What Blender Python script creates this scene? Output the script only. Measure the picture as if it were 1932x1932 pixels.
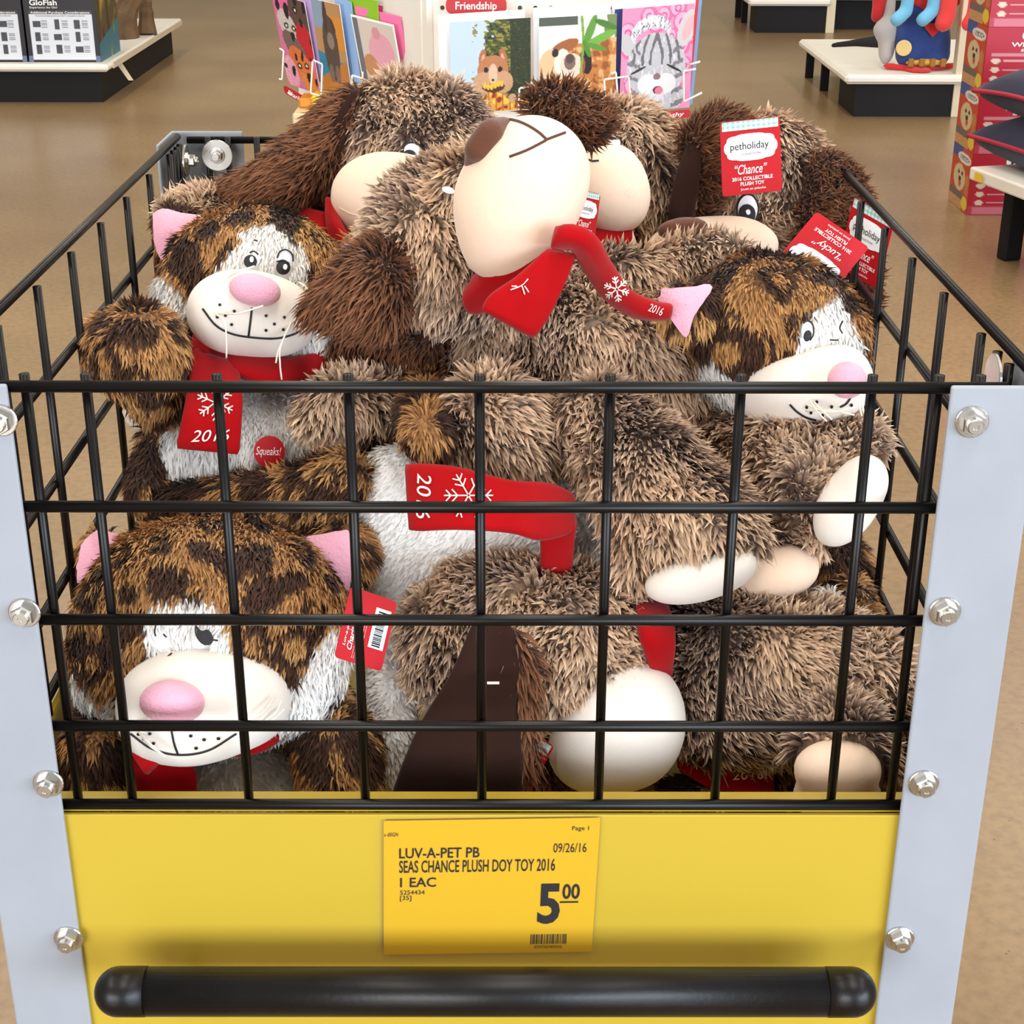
import bpy, math, random
import numpy as np
from mathutils import Vector
from mathutils.bvhtree import BVHTree

for o in list(bpy.data.objects):
    bpy.data.objects.remove(o, do_unlink=True)
SC = bpy.context.scene
COL = SC.collection
ZT = 0.98                      # height of the wire basket's top rail above the shop floor (m)

# ------------------------------------------------------------------ camera
CAM_LOC = np.array([0.0172, -0.8676, 0.3024 + ZT])
CAM_ROT = (1.1568, -0.0024, -0.0018)
FPX = 2989.2                   # focal length in pixels of the 1932 px frame
cam_data = bpy.data.cameras.new('camera')
cam_data.sensor_width = 36.0
cam_data.lens = FPX / 1932.0 * 36.0
cam_data.clip_start = 0.02
cam = bpy.data.objects.new('camera', cam_data)
cam.location = CAM_LOC
cam.rotation_euler = CAM_ROT
COL.objects.link(cam)
SC.camera = cam

# ------------------------------------------------------------------ light
def lin(c):
    c = np.asarray(c, float) / 255.0
    return np.where(c <= 0.04045, c / 12.92, ((c + 0.055) / 1.055) ** 2.4)

world = bpy.data.worlds.new('shop_interior_ambient')
SC.world = world
world.use_nodes = True
wb = world.node_tree.nodes['Background']
wb.inputs['Color'].default_value = (1.0, 0.94, 0.86, 1)
wb.inputs['Strength'].default_value = 0.45

def area_light(name, loc, target, sx, sy, power, color):
    l = bpy.data.lights.new(name, 'AREA')
    l.shape = 'RECTANGLE'
    l.size, l.size_y = sx, sy
    l.energy = power
    l.color = color
    o = bpy.data.objects.new(name, l)
    o.location = loc
    o.rotation_euler = (Vector(target) - Vector(loc)).to_track_quat('-Z', 'Y').to_euler()
    COL.objects.link(o)
    return o
WARM = (1.0, 0.93, 0.82)
# rows of ceiling fluorescent fixtures running down the shop
for ly in (-1.2, 1.6, 4.4, 7.6):
    for lx in (-2.4, 0.6, 3.4):
        area_light('ceiling_fluorescent', (lx, ly, 4.3), (lx, ly, 0), 0.5, 2.4, 54, WARM)
# daylight from the shop-front window behind and to the right, then an added left fill
area_light('shop_front_window', (6.4, -6.6, 2.1), (0.1, 0.2, 0.75), 7.0, 3.2, 1050, (0.74, 0.86, 1.0))
area_light('shop_front_window', (-3.8, -8.6, 2.1), (-0.1, 0.2, 0.75), 6.0, 3.2, 720, (0.94, 0.96, 1.0))  # unseen left-hand fill, added to brighten the cats' white bellies
SC.view_settings.view_transform = 'Standard'
SC.view_settings.look = 'None'
SC.view_settings.exposure = -0.14
SC.view_settings.gamma = 1.0
SC.view_settings.use_curve_mapping = False

# ------------------------------------------------------------------ pixel <-> place helpers
def _rot(rx, ry, rz):
    cx, sx = math.cos(rx), math.sin(rx); cy, sy = math.cos(ry), math.sin(ry); cz, sz = math.cos(rz), math.sin(rz)
    X = np.array([[1, 0, 0], [0, cx, -sx], [0, sx, cx]])
    Y = np.array([[cy, 0, sy], [0, 1, 0], [-sy, 0, cy]])
    Z = np.array([[cz, -sz, 0], [sz, cz, 0], [0, 0, 1]])
    return Z @ Y @ X
RM = _rot(*CAM_ROT)
RIGHT, UP, FWD = RM[:, 0], RM[:, 1], -RM[:, 2]

def ray(u, v):
    return RM @ np.array([(u - 966) / FPX, (966 - v) / FPX, -1.0])
def P(u, v, y):
    """point seen at (u, v) that stands y metres behind the basket front"""
    d = ray(u, v)
    return CAM_LOC + d * ((y - CAM_LOC[1]) / d[1])
def PZ(u, v, z):
    d = ray(u, v)
    return CAM_LOC + d * ((z - CAM_LOC[2]) / d[2])
def mpp(u, v, y):
    d = ray(u, v)
    return ((y - CAM_LOC[1]) / d[1]) / FPX
def to_px(Q):
    q = (np.asarray(Q) - CAM_LOC) @ RM
    return np.stack([966 + FPX * q[:, 0] / -q[:, 2], 966 - FPX * q[:, 1] / -q[:, 2]], 1)
def inpoly(uv, poly):
    x, y = uv[:, 0], uv[:, 1]
    res = np.zeros(len(uv), bool)
    n = len(poly)
    for i in range(n):
        x1, y1 = poly[i]; x2, y2 = poly[(i + 1) % n]
        c = ((y1 > y) != (y2 > y)) & (x < (x2 - x1) * (y - y1) / (y2 - y1 + 1e-12) + x1)
        res ^= c
    return res
def catmull(pts, n):
    p = np.asarray(pts, float)
    if len(p) == 2:
        t = np.linspace(0, 1, n)[:, None]
        return p[0] * (1 - t) + p[1] * t
    q = np.vstack([2 * p[0] - p[1], p, 2 * p[-1] - p[-2]])
    out = []
    for s in np.linspace(0, len(p) - 1 - 1e-9, n):
        i = int(s); t = s - i
        a, b, c, d = q[i], q[i + 1], q[i + 2], q[i + 3]
        out.append(0.5 * (2 * b + (c - a) * t + (2 * a - 5 * b + 4 * c - d) * t * t + (3 * b - a - 3 * c + d) * t ** 3))
    return np.array(out)

# ------------------------------------------------------------------ materials
MATS = {}
def mat(name, rgb=(200, 200, 200), rough=0.6, metal=0.0, sheen=0.0, bump=0.0, bscale=400.0, var=0.0, vscale=8.0,
        spec=0.5, coat=0.0, attr=False, alpha=1.0, trans=0.0):
    if name in MATS:
        return MATS[name]
    m = bpy.data.materials.new(name)
    m.use_nodes = True
    nt = m.node_tree; N = nt.nodes; L = nt.links
    b = N['Principled BSDF']
    c = lin(rgb)
    b.inputs['Base Color'].default_value = (*c, 1)
    b.inputs['Roughness'].default_value = rough
    b.inputs['Metallic'].default_value = metal
    b.inputs['Specular IOR Level'].default_value = spec
    b.inputs['Sheen Weight'].default_value = sheen
    b.inputs['Coat Weight'].default_value = coat
    b.inputs['Transmission Weight'].default_value = trans
    b.inputs['Alpha'].default_value = alpha
    if attr:
        a = N.new('ShaderNodeAttribute'); a.attribute_name = 'Col'
        L.new(a.outputs['Color'], b.inputs['Base Color'])
    elif var > 0:
        tc = N.new('ShaderNodeTexCoord'); nz = N.new('ShaderNodeTexNoise')
        nz.inputs['Scale'].default_value = vscale; nz.inputs['Detail'].default_value = 6
        L.new(tc.outputs['Object'], nz.inputs['Vector'])
        r = N.new('ShaderNodeValToRGB')
        r.color_ramp.elements[0].position = 0.3; r.color_ramp.elements[1].position = 0.7
        r.color_ramp.elements[0].color = (*(c * (1 - var)), 1)
        r.color_ramp.elements[1].color = (*np.minimum(c * (1 + var), 1), 1)
        L.new(nz.outputs['Fac'], r.inputs['Fac']); L.new(r.outputs['Color'], b.inputs['Base Color'])
    if bump > 0:
        tc = N.new('ShaderNodeTexCoord'); nz = N.new('ShaderNodeTexNoise')
        nz.inputs['Scale'].default_value = bscale; nz.inputs['Detail'].default_value = 3
        L.new(tc.outputs['Object'], nz.inputs['Vector'])
        bp = N.new('ShaderNodeBump'); bp.inputs['Strength'].default_value = bump
        bp.inputs['Distance'].default_value = 0.002
        L.new(nz.outputs['Fac'], bp.inputs['Height']); L.new(bp.outputs['Normal'], b.inputs['Normal'])
    MATS[name] = m
    return m

def fur_material(name, rough, sheen):
    m = mat(name, rough=rough, sheen=sheen, attr=True, spec=0.2)
    N = m.node_tree.nodes; L = m.node_tree.links
    c = N.new('ShaderNodeAttribute'); c.attribute_name = 'Col'
    tr = N.new('ShaderNodeBsdfTranslucent'); L.new(c.outputs['Color'], tr.inputs['Color'])
    mx = N.new('ShaderNodeMixShader'); mx.inputs['Fac'].default_value = 0.12
    L.new(N['Principled BSDF'].outputs['BSDF'], mx.inputs[1]); L.new(tr.outputs['BSDF'], mx.inputs[2])
    L.new(mx.outputs['Shader'], N['Material Output'].inputs['Surface'])
    return m
M_FUR = fur_material('plush_pile', 0.75, 0.12)
M_PRINT = mat('print_ink', attr=True, rough=0.45)
M_VELOUR = mat('cream_velour', (242, 213, 187), 0.9, sheen=0.35, bump=0.12, bscale=900, var=0.03, vscale=18, spec=0.2)
M_WVELOUR = mat('white_velour', (240, 231, 220), 0.9, sheen=0.3, bump=0.12, bscale=900, spec=0.2)
M_PINK = mat('pink_velour', (236, 170, 190), 0.85, sheen=0.5, bump=0.5, bscale=500, var=0.05, vscale=40, spec=0.25)
M_SUEDE = mat('brown_suede', (46, 26, 20), 1.0, sheen=0.04, bump=0.3, bscale=700, var=0.10, vscale=14, spec=0.15)
M_NOSE = mat('brown_velour', (98, 58, 40), 0.85, sheen=0.3, bump=0.35, bscale=600, var=0.08, vscale=25, spec=0.2)
M_RED = mat('red_fleece', (164, 10, 16), 1.0, sheen=0.12, bump=0.16, bscale=1600, var=0.05, vscale=60, spec=0.08)
M_THREAD_W = mat('white_thread', (244, 232, 222), 0.7, bump=0.4, bscale=1500)
M_THREAD_K = mat('black_thread', (22, 20, 22), 0.6)
M_THREAD_B = mat('brown_thread', (74, 42, 30), 0.7)
M_WHISK = mat('white_cord', (245, 238, 222), 0.6)
M_EYEW = mat('white_satin', (240, 244, 252), 0.5)
M_TAGRED = mat('tag_red_card', (186, 14, 26), 0.45, spec=0.3)
M_TAGWHITE = mat('tag_white_card', (250, 250, 250), 0.4)
M_INK = mat('dark_ink', (22, 14, 20), 0.7, spec=0.2)
M_WHITEINK = mat('white_ink', (250, 246, 242), 0.5)
M_WIRE = mat('black_wire_coating', (12, 9, 9), 0.34, spec=0.28)
M_POST = mat('light_grey_powder_coat', (156, 161, 169), 0.42, var=0.04, vscale=20, bump=0.05, bscale=900)
M_ZINC = mat('zinc_plated_steel', (205, 203, 198), 0.28, metal=1.0, var=0.08, vscale=60)
M_YELLOW = mat('yellow_laminate', (190, 162, 52), 0.36, var=0.02, vscale=6, bump=0.04, bscale=700)
M_HANDLE = mat('black_rubber_grip', (15, 13, 13), 0.36, spec=0.35, var=0.2, vscale=60, bump=0.05, bscale=300)
M_CLEAR = mat('clear_vinyl', (250, 250, 245), 0.15, alpha=0.02, spec=0.5)
M_SIGN = mat('price_card_yellow', (204, 160, 2), 0.7, spec=0.2)
M_WHITE = mat('white_enamel', (232, 226, 214), 0.4, var=0.03, vscale=9)
M_BLACKP = mat('black_plinth', (15, 12, 13), 0.65, spec=0.3, var=0.15, vscale=6)
M_CREAM = mat('cream_panel', (214, 198, 168), 0.5, var=0.04, vscale=5)
M_NAVY = mat('navy_canvas', (26, 28, 56), 0.9, sheen=0.15, bump=0.4, bscale=500, var=0.15, vscale=20)
M_REDCARD = mat('red_cardboard', (206, 32, 52), 0.45)

# ------------------------------------------------------------------ mesh building
def raw_mesh(name, V, quads=None, tris=None, col=None, nrm=None, smooth=True):
    V = np.asarray(V, np.float32)
    me = bpy.data.meshes.new(name)
    me.vertices.add(len(V)); me.vertices.foreach_set('co', V.ravel())
    q = np.zeros((0, 4), np.int32) if quads is None else np.asarray(quads, np.int32).reshape(-1, 4)
    t = np.zeros((0, 3), np.int32) if tris is None else np.asarray(tris, np.int32).reshape(-1, 3)
    loops = np.concatenate([q.ravel(), t.ravel()])
    me.loops.add(len(loops)); me.loops.foreach_set('vertex_index', loops)
    st = np.concatenate([np.arange(len(q)) * 4, len(q) * 4 + np.arange(len(t)) * 3]).astype(np.int32)
    me.polygons.add(len(st)); me.polygons.foreach_set('loop_start', st)
    me.update(calc_edges=True)
    me.validate(clean_customdata=False)
    me.polygons.foreach_set('use_smooth', np.full(len(me.polygons), bool(smooth)))
    if col is not None:
        a = me.attributes.new('Col', 'FLOAT_COLOR', 'POINT')
        c = np.ones((len(V), 4), np.float32); c[:, :3] = col
        a.data.foreach_set('color', c.ravel())
    if nrm is not None:
        a = me.attributes.new('nrm', 'FLOAT_VECTOR', 'POINT')
        a.data.foreach_set('vector', np.asarray(nrm, np.float32).ravel())
    return me

def link(name, me, m, parent=None, label=None):
    o = bpy.data.objects.new(name, me)
    if me is not None and m is not None and not me.materials:
        me.materials.append(m)
    COL.objects.link(o)
    if parent is not None:
        o.parent = parent
    if label:
        o['label'] = label
    return o
def thing(name, label, cat, loc=(0, 0, 0), group=None):
    o = bpy.data.objects.new(name, None)
    o.empty_display_size = 0.02
    o.location = loc
    COL.objects.link(o)
    o['label'] = label; o['category'] = cat
    if group: o['group'] = group
    return o
def root_of(o):
    while o.parent is not None:
        o = o.parent
    return o
def org(parent):
    return np.array(root_of(parent).location) if parent is not None else np.zeros(3)
def part(name, V, parent, m, quads=None, tris=None, col=None, nrm=None, smooth=True, label=None):
    """a mesh given in shop coordinates, hung under its thing or part"""
    V = np.asarray(V, float) - org(parent)
    return link(name, raw_mesh(name, V, quads, tris, col, nrm, smooth), m, parent, label)

class MB:
    """collects simple solids into one mesh"""
    def __init__(s): s.V = []; s.Q = []; s.T = []; s.n = 0
    def add(s, V, Q=(), T=()):
        s.V.append(np.asarray(V, float))
        s.Q += [tuple(i + s.n for i in q) for q in Q]; s.T += [tuple(i + s.n for i in t) for t in T]
        s.n += len(V); return s
    def box(s, lo, hi, bev=0.0):
        lo = np.minimum(lo, hi).astype(float) if isinstance(lo, np.ndarray) else np.minimum(np.array(lo, float), np.array(hi, float))
        hi = np.maximum(np.array(lo), np.array(hi, float))
        if bev <= 0:
            V = [(x, y, z) for x in (lo[0], hi[0]) for y in (lo[1], hi[1]) for z in (lo[2], hi[2])]
            return s.add(V, [(0, 1, 3, 2), (4, 6, 7, 5), (0, 4, 5, 1), (2, 3, 7, 6), (0, 2, 6, 4), (1, 5, 7, 3)])
        V = []; idx = {}
        for ix in (0, 1):
            for iy in (0, 1):
                for iz in (0, 1):
                    c = [(lo, hi)[i][k] for k, i in enumerate((ix, iy, iz))]
                    sg = [1 - 2 * i for i in (ix, iy, iz)]
                    for ax in range(3):
                        p = [c[k] + (0 if k == ax else sg[k] * bev) for k in range(3)]
                        idx[(ix, iy, iz, ax)] = len(V); V.append(p)
        Q = []; T = []
        for ax in range(3):
            o1, o2 = [k for k in range(3) if k != ax]
            for sd in (0, 1):
                f = []
                for a, b in ((0, 0), (1, 0), (1, 1), (0, 1)):
                    k = [0, 0, 0]; k[ax] = sd; k[o1] = a; k[o2] = b
                    f.append(idx[(*k, ax)])
                Q.append(tuple(f))
        for ax in range(3):
            o1, o2 = [k for k in range(3) if k != ax]
            for a in (0, 1):
                for b in (0, 1):
                    k0 = [0, 0, 0]; k0[o1] = a; k0[o2] = b; k1 = list(k0); k1[ax] = 1
                    Q.append((idx[(*k0, o1)], idx[(*k1, o1)], idx[(*k1, o2)], idx[(*k0, o2)]))
        for ix in (0, 1):
            for iy in (0, 1):
                for iz in (0, 1):
                    T.append(tuple(idx[(ix, iy, iz, a)] for a in range(3)))
        return s.add(V, Q, T)
    def tube(s, pts, r, n=8, cap=True):
        pts = np.asarray(pts, float); k = len(pts)
        r = np.full(k, r) if np.isscalar(r) else np.asarray(r, float)
        tan = np.gradient(pts, axis=0); tan /= np.linalg.norm(tan, axis=1)[:, None] + 1e-12
        ref = np.array([0, 0, 1.0]) if abs(tan[0][2]) < 0.9 else np.array([1.0, 0, 0])
        V = []; a = np.cross(tan[0], ref); a /= np.linalg.norm(a)
        for i in range(k):
            a = a - tan[i] * (a @ tan[i]); a /= np.linalg.norm(a) + 1e-12
            b = np.cross(tan[i], a)
            for j in range(n):
                t = 2 * math.pi * j / n
                V.append(pts[i] + r[i] * (a * math.cos(t) + b * math.sin(t)))
        Q = [(i * n + j, i * n + (j + 1) % n, (i + 1) * n + (j + 1) % n, (i + 1) * n + j) for i in range(k - 1) for j in range(n)]
        T = []
        if cap:
            V += [pts[0], pts[-1]]
            T += [(k * n, (j + 1) % n, j) for j in range(n)] + [(k * n + 1, (k - 1) * n + j, (k - 1) * n + (j + 1) % n) for j in range(n)]
        return s.add(V, Q, T)
    def lathe(s, base, axis, prof, n=24):
        """prof = (distance along axis, radius)"""
        axis = np.asarray(axis, float); axis /= np.linalg.norm(axis)
        ref = np.array([0, 0, 1.0]) if abs(axis[2]) < 0.9 else np.array([1.0, 0, 0])
        a = np.cross(axis, ref); a /= np.linalg.norm(a); b = np.cross(axis, a)
        V = []; base = np.asarray(base, float)
        for h, r in prof:
            for j in range(n):
                t = 2 * math.pi * j / n
                V.append(base + axis * h + r * (a * math.cos(t) + b * math.sin(t)))
        k = len(prof)
        Q = [(i * n + j, i * n + (j + 1) % n, (i + 1) * n + (j + 1) % n, (i + 1) * n + j) for i in range(k - 1) for j in range(n)]
        return s.add(V, Q)
    def mesh(s, name, smooth=False):
        return raw_mesh(name, np.vstack(s.V), s.Q or None, s.T or None, smooth=smooth)
    def part(s, name, parent, m, smooth=False, label=None):
        return part(name, np.vstack(s.V), parent, m, s.Q or None, s.T or None, smooth=smooth, label=label)

# ------------------------------------------------------------------ soft shapes: blended solids polygonised on a grid
def E(u, v, y, ru, rv, rot=0, rd=None):
    c = P(u, v, y); k = mpp(u, v, y); a = math.radians(rot)
    ax = np.stack([RIGHT * math.cos(a) + UP * math.sin(a), -RIGHT * math.sin(a) + UP * math.cos(a), FWD])
    rd = min(ru, rv) if rd is None else rd
    return ('e', c, ax, np.array([ru, rv, rd]) * k)
def C(*pts):
    """tapered limb through (u, v, y, radius px)"""
    return ('c', np.array([P(u, v, y) for u, v, y, r in pts]), np.array([r * mpp(u, v, y) for u, v, y, r in pts]))
def blob_bounds(bl):
    lo, hi = [], []
    for b in bl:
        if b[0] == 'e':
            ext = np.sqrt(((b[2] * b[3][:, None]) ** 2).sum(0)); lo.append(b[1] - ext); hi.append(b[1] + ext)
        else:
            m = b[2].max(); lo.append(b[1].min(0) - m); hi.append(b[1].max(0) + m)
    return np.min(lo, 0), np.max(hi, 0)
def sdf(Q, bl, k):
    d = None
    for b in bl:
        if b[0] == 'e':
            q = (Q - b[1]) @ b[2].T
            k0 = np.sqrt(((q / b[3]) ** 2).sum(1)) + 1e-9; k1 = np.sqrt(((q / b[3] ** 2) ** 2).sum(1)) + 1e-9
            e = k0 * (k0 - 1) / k1
        else:
            e = np.full(len(Q), 9.0)
            for i in range(len(b[1]) - 1):
                a0, a1 = b[1][i], b[1][i + 1]; ab = a1 - a0
                t = np.clip(((Q - a0) @ ab) / (ab @ ab), 0, 1)
                e = np.minimum(e, np.linalg.norm(Q - a0 - t[:, None] * ab, axis=1) - (b[2][i] * (1 - t) + b[2][i + 1] * t))
        if d is None: d = e
        else:
            h = np.clip(0.5 + 0.5 * (d - e) / k, 0, 1)
            d = d * (1 - h) + e * h - k * h * (1 - h)
    return d
def surf(bl, h=0.0045, k=0.015, warp=0.0, seed=1):
    lo, hi = blob_bounds(bl); pad = h * 3 + k * 0.3 + warp
    lo = lo - pad; hi = hi + pad
    n = np.ceil((hi - lo) / h).astype(int) + 1
    ax = [lo[i] + np.arange(n[i]) * h for i in range(3)]
    G = np.stack(np.meshgrid(*ax, indexing='ij'), -1).reshape(-1, 3)
    D = sdf(G, bl, k)
    if warp > 0:
        D = D + warp * wave(G, 38.0, seed)
    D = D.reshape(n)
    s = D < 0
    cells = np.zeros(n - 1, int)
    for i in (0, 1):
        for j in (0, 1):
            for l in (0, 1):
                cells += s[i:n[0] - 1 + i, j:n[1] - 1 + j, l:n[2] - 1 + l]
    act = np.argwhere((cells > 0) & (cells < 8))
    idx = -np.ones(n - 1, int); idx[tuple(act.T)] = np.arange(len(act))
    acc = np.zeros((len(act), 3)); cnt = np.zeros(len(act))
    for a in range(3):
        o1, o2 = [q for q in range(3) if q != a]
        for i in (0, 1):
            for j in (0, 1):
                st = np.zeros(3, int); st[o1] = i; st[o2] = j
                p0 = act + st; p1 = p0.copy(); p1[:, a] += 1
                d0 = D[tuple(p0.T)]; d1 = D[tuple(p1.T)]
                m = (d0 < 0) != (d1 < 0)
                t = np.where(m, d0 / np.where(m, d0 - d1, 1), 0)
                p = p0.astype(float); p[:, a] += t
                acc[m] += p[m]; cnt[m] += 1
    V = lo + (acc / cnt[:, None]) * h
    quads = []
    for a in range(3):
        o1, o2 = (a + 1) % 3, (a + 2) % 3
        sl0 = [slice(1, -1)] * 3; sl1 = [slice(1, -1)] * 3
        sl0[a] = slice(0, n[a] - 1); sl1[a] = slice(1, n[a])
        s0, s1 = s[tuple(sl0)], s[tuple(sl1)]
        off = np.ones(3, int); off[a] = 0
        for sg, m in ((1, s0 & ~s1), (0, ~s0 & s1)):
            e = np.argwhere(m) + off
            c = []
            for da, db in ((-1, -1), (0, -1), (0, 0), (-1, 0)):
                q = e.copy(); q[:, o1] += da; q[:, o2] += db
                c.append(idx[tuple(q.T)])
            f = np.stack(c if sg else c[::-1], 1)
            quads.append(f)
    F = np.vstack(quads); F = F[(F >= 0).all(1)]
    for _ in range(2):                                    # light relaxation
        W = np.zeros_like(V); w = np.zeros(len(V))
        for a, b in ((0, 1), (1, 2), (2, 3), (3, 0)):
            np.add.at(W, F[:, a], V[F[:, b]]); np.add.at(w, F[:, a], 1)
            np.add.at(W, F[:, b], V[F[:, a]]); np.add.at(w, F[:, b], 1)
        V = V * 0.5 + 0.5 * W / np.maximum(w, 1)[:, None]
    N = vnorm(V, F)
    if (sdf(V + N * h, bl, k) < sdf(V - N * h, bl, k)).mean() > 0.5:
        F = F[:, ::-1]; N = -N
    return V, F, N
def vnorm(V, F):
    fn = np.cross(V[F[:, 2]] - V[F[:, 0]], V[F[:, 3]] - V[F[:, 1]])
    N = np.zeros_like(V)
    for a in range(4): np.add.at(N, F[:, a], fn)
    return N / (np.linalg.norm(N, axis=1)[:, None] + 1e-12)
def wave(Q, freq, seed, k=14):
    r = np.random.default_rng(seed)
    d = r.normal(size=(k, 3)); d /= np.linalg.norm(d, axis=1)[:, None]
    f = freq * (0.6 + 0.9 * r.random(k)); ph = r.random(k) * 6.283
    return np.sin((Q @ d.T) * f + ph).sum(1) / math.sqrt(k / 2) * 0.7

# ------------------------------------------------------------------ plush pile
def mixc(a, b, t): return a * (1 - t[:, None]) + b * t[:, None]
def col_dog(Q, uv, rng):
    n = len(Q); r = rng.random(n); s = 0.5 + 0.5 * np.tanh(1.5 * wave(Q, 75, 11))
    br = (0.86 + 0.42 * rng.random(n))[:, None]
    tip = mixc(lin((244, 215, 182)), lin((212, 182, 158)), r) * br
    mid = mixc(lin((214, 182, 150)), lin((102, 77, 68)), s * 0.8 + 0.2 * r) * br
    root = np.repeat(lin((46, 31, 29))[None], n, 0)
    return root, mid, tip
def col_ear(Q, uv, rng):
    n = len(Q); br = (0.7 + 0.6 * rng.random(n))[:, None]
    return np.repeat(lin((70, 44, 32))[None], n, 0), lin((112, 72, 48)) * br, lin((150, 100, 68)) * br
def leopard(seed, white=(), ring=(), thr=0.10, white_if=None):
    """tawny pile with dark irregular spots, some of them rosettes; thr below 0.1 gives larger spots"""
    memo = {}
    def f(Q, uv, rng):
        n = len(Q); br = (0.8 + 0.4 * rng.random(n))[:, None]
        if 'c' not in memo:
            r = np.random.default_rng(seed); C_ = []
            for i in r.permutation(n):
                if all(((Q[i] - c) ** 2).sum() > 0.0265 ** 2 for c in C_): C_.append(Q[i])
                if len(C_) >= 170: break
            memo['c'] = np.array(C_); memo['r'] = (0.0085 + 0.0085 * r.random(len(C_))) * (1 + (0.1 - thr) * 0.5)
            memo['h'] = r.random(len(C_)) < 0.45
            ax = r.normal(size=(len(C_), 3)); memo['a'] = ax / np.linalg.norm(ax, axis=1)[:, None]
        jit = Q + rng.normal(size=Q.shape) * 0.0009
        b = wave(jit, 210, seed + 5)
        d = np.zeros(n, bool)
        for c, rr, hole, ax in zip(memo['c'], memo['r'], memo['h'], memo['a']):
            v = jit - c; al = v @ ax
            q = np.sqrt(np.maximum((v ** 2).sum(1) - 0.55 * al ** 2, 0)) / rr + 0.22 * b
            d |= (q < 1) & ~(hole & (q < 0.42))
        for (u, v, ru, rv, w) in ring:
            q = np.sqrt(((uv[:, 0] - u) / ru) ** 2 + ((uv[:, 1] - v) / rv) ** 2) + 0.12 * b
            d = np.where(q < 1.12, (q < 1) & (q > w), d)
        base = mixc(lin((204, 154, 96)), lin((166, 118, 72)), rng.random(n))
        base = mixc(base, np.repeat(lin((214, 172, 110))[None], n, 0), np.clip(wave(Q, 30, seed + 2), 0, 1) * 0.5)
        dk = mixc(lin((54, 36, 28)), lin((92, 60, 42)), rng.random(n))
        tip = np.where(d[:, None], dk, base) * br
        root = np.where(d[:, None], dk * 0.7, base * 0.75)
        w = np.zeros(n, bool)
        for poly in white: w |= inpoly(uv + rng.normal(size=uv.shape) * 2.0, poly)
        if white_if is not None: w |= white_if(Q, uv)
        wc = lin((252, 250, 247)) * (0.93 + 0.07 * rng.random(n))[:, None]
        tip = np.where(w[:, None], wc, tip); root = np.where(w[:, None], wc, root)
        return root, 0.25 * root + 0.75 * tip, tip
    return f
def col_white(Q, uv, rng):
    n = len(Q); wc = lin((252, 250, 247)) * (0.96 + 0.04 * rng.random(n))[:, None]
    return wc, wc, wc

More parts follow.
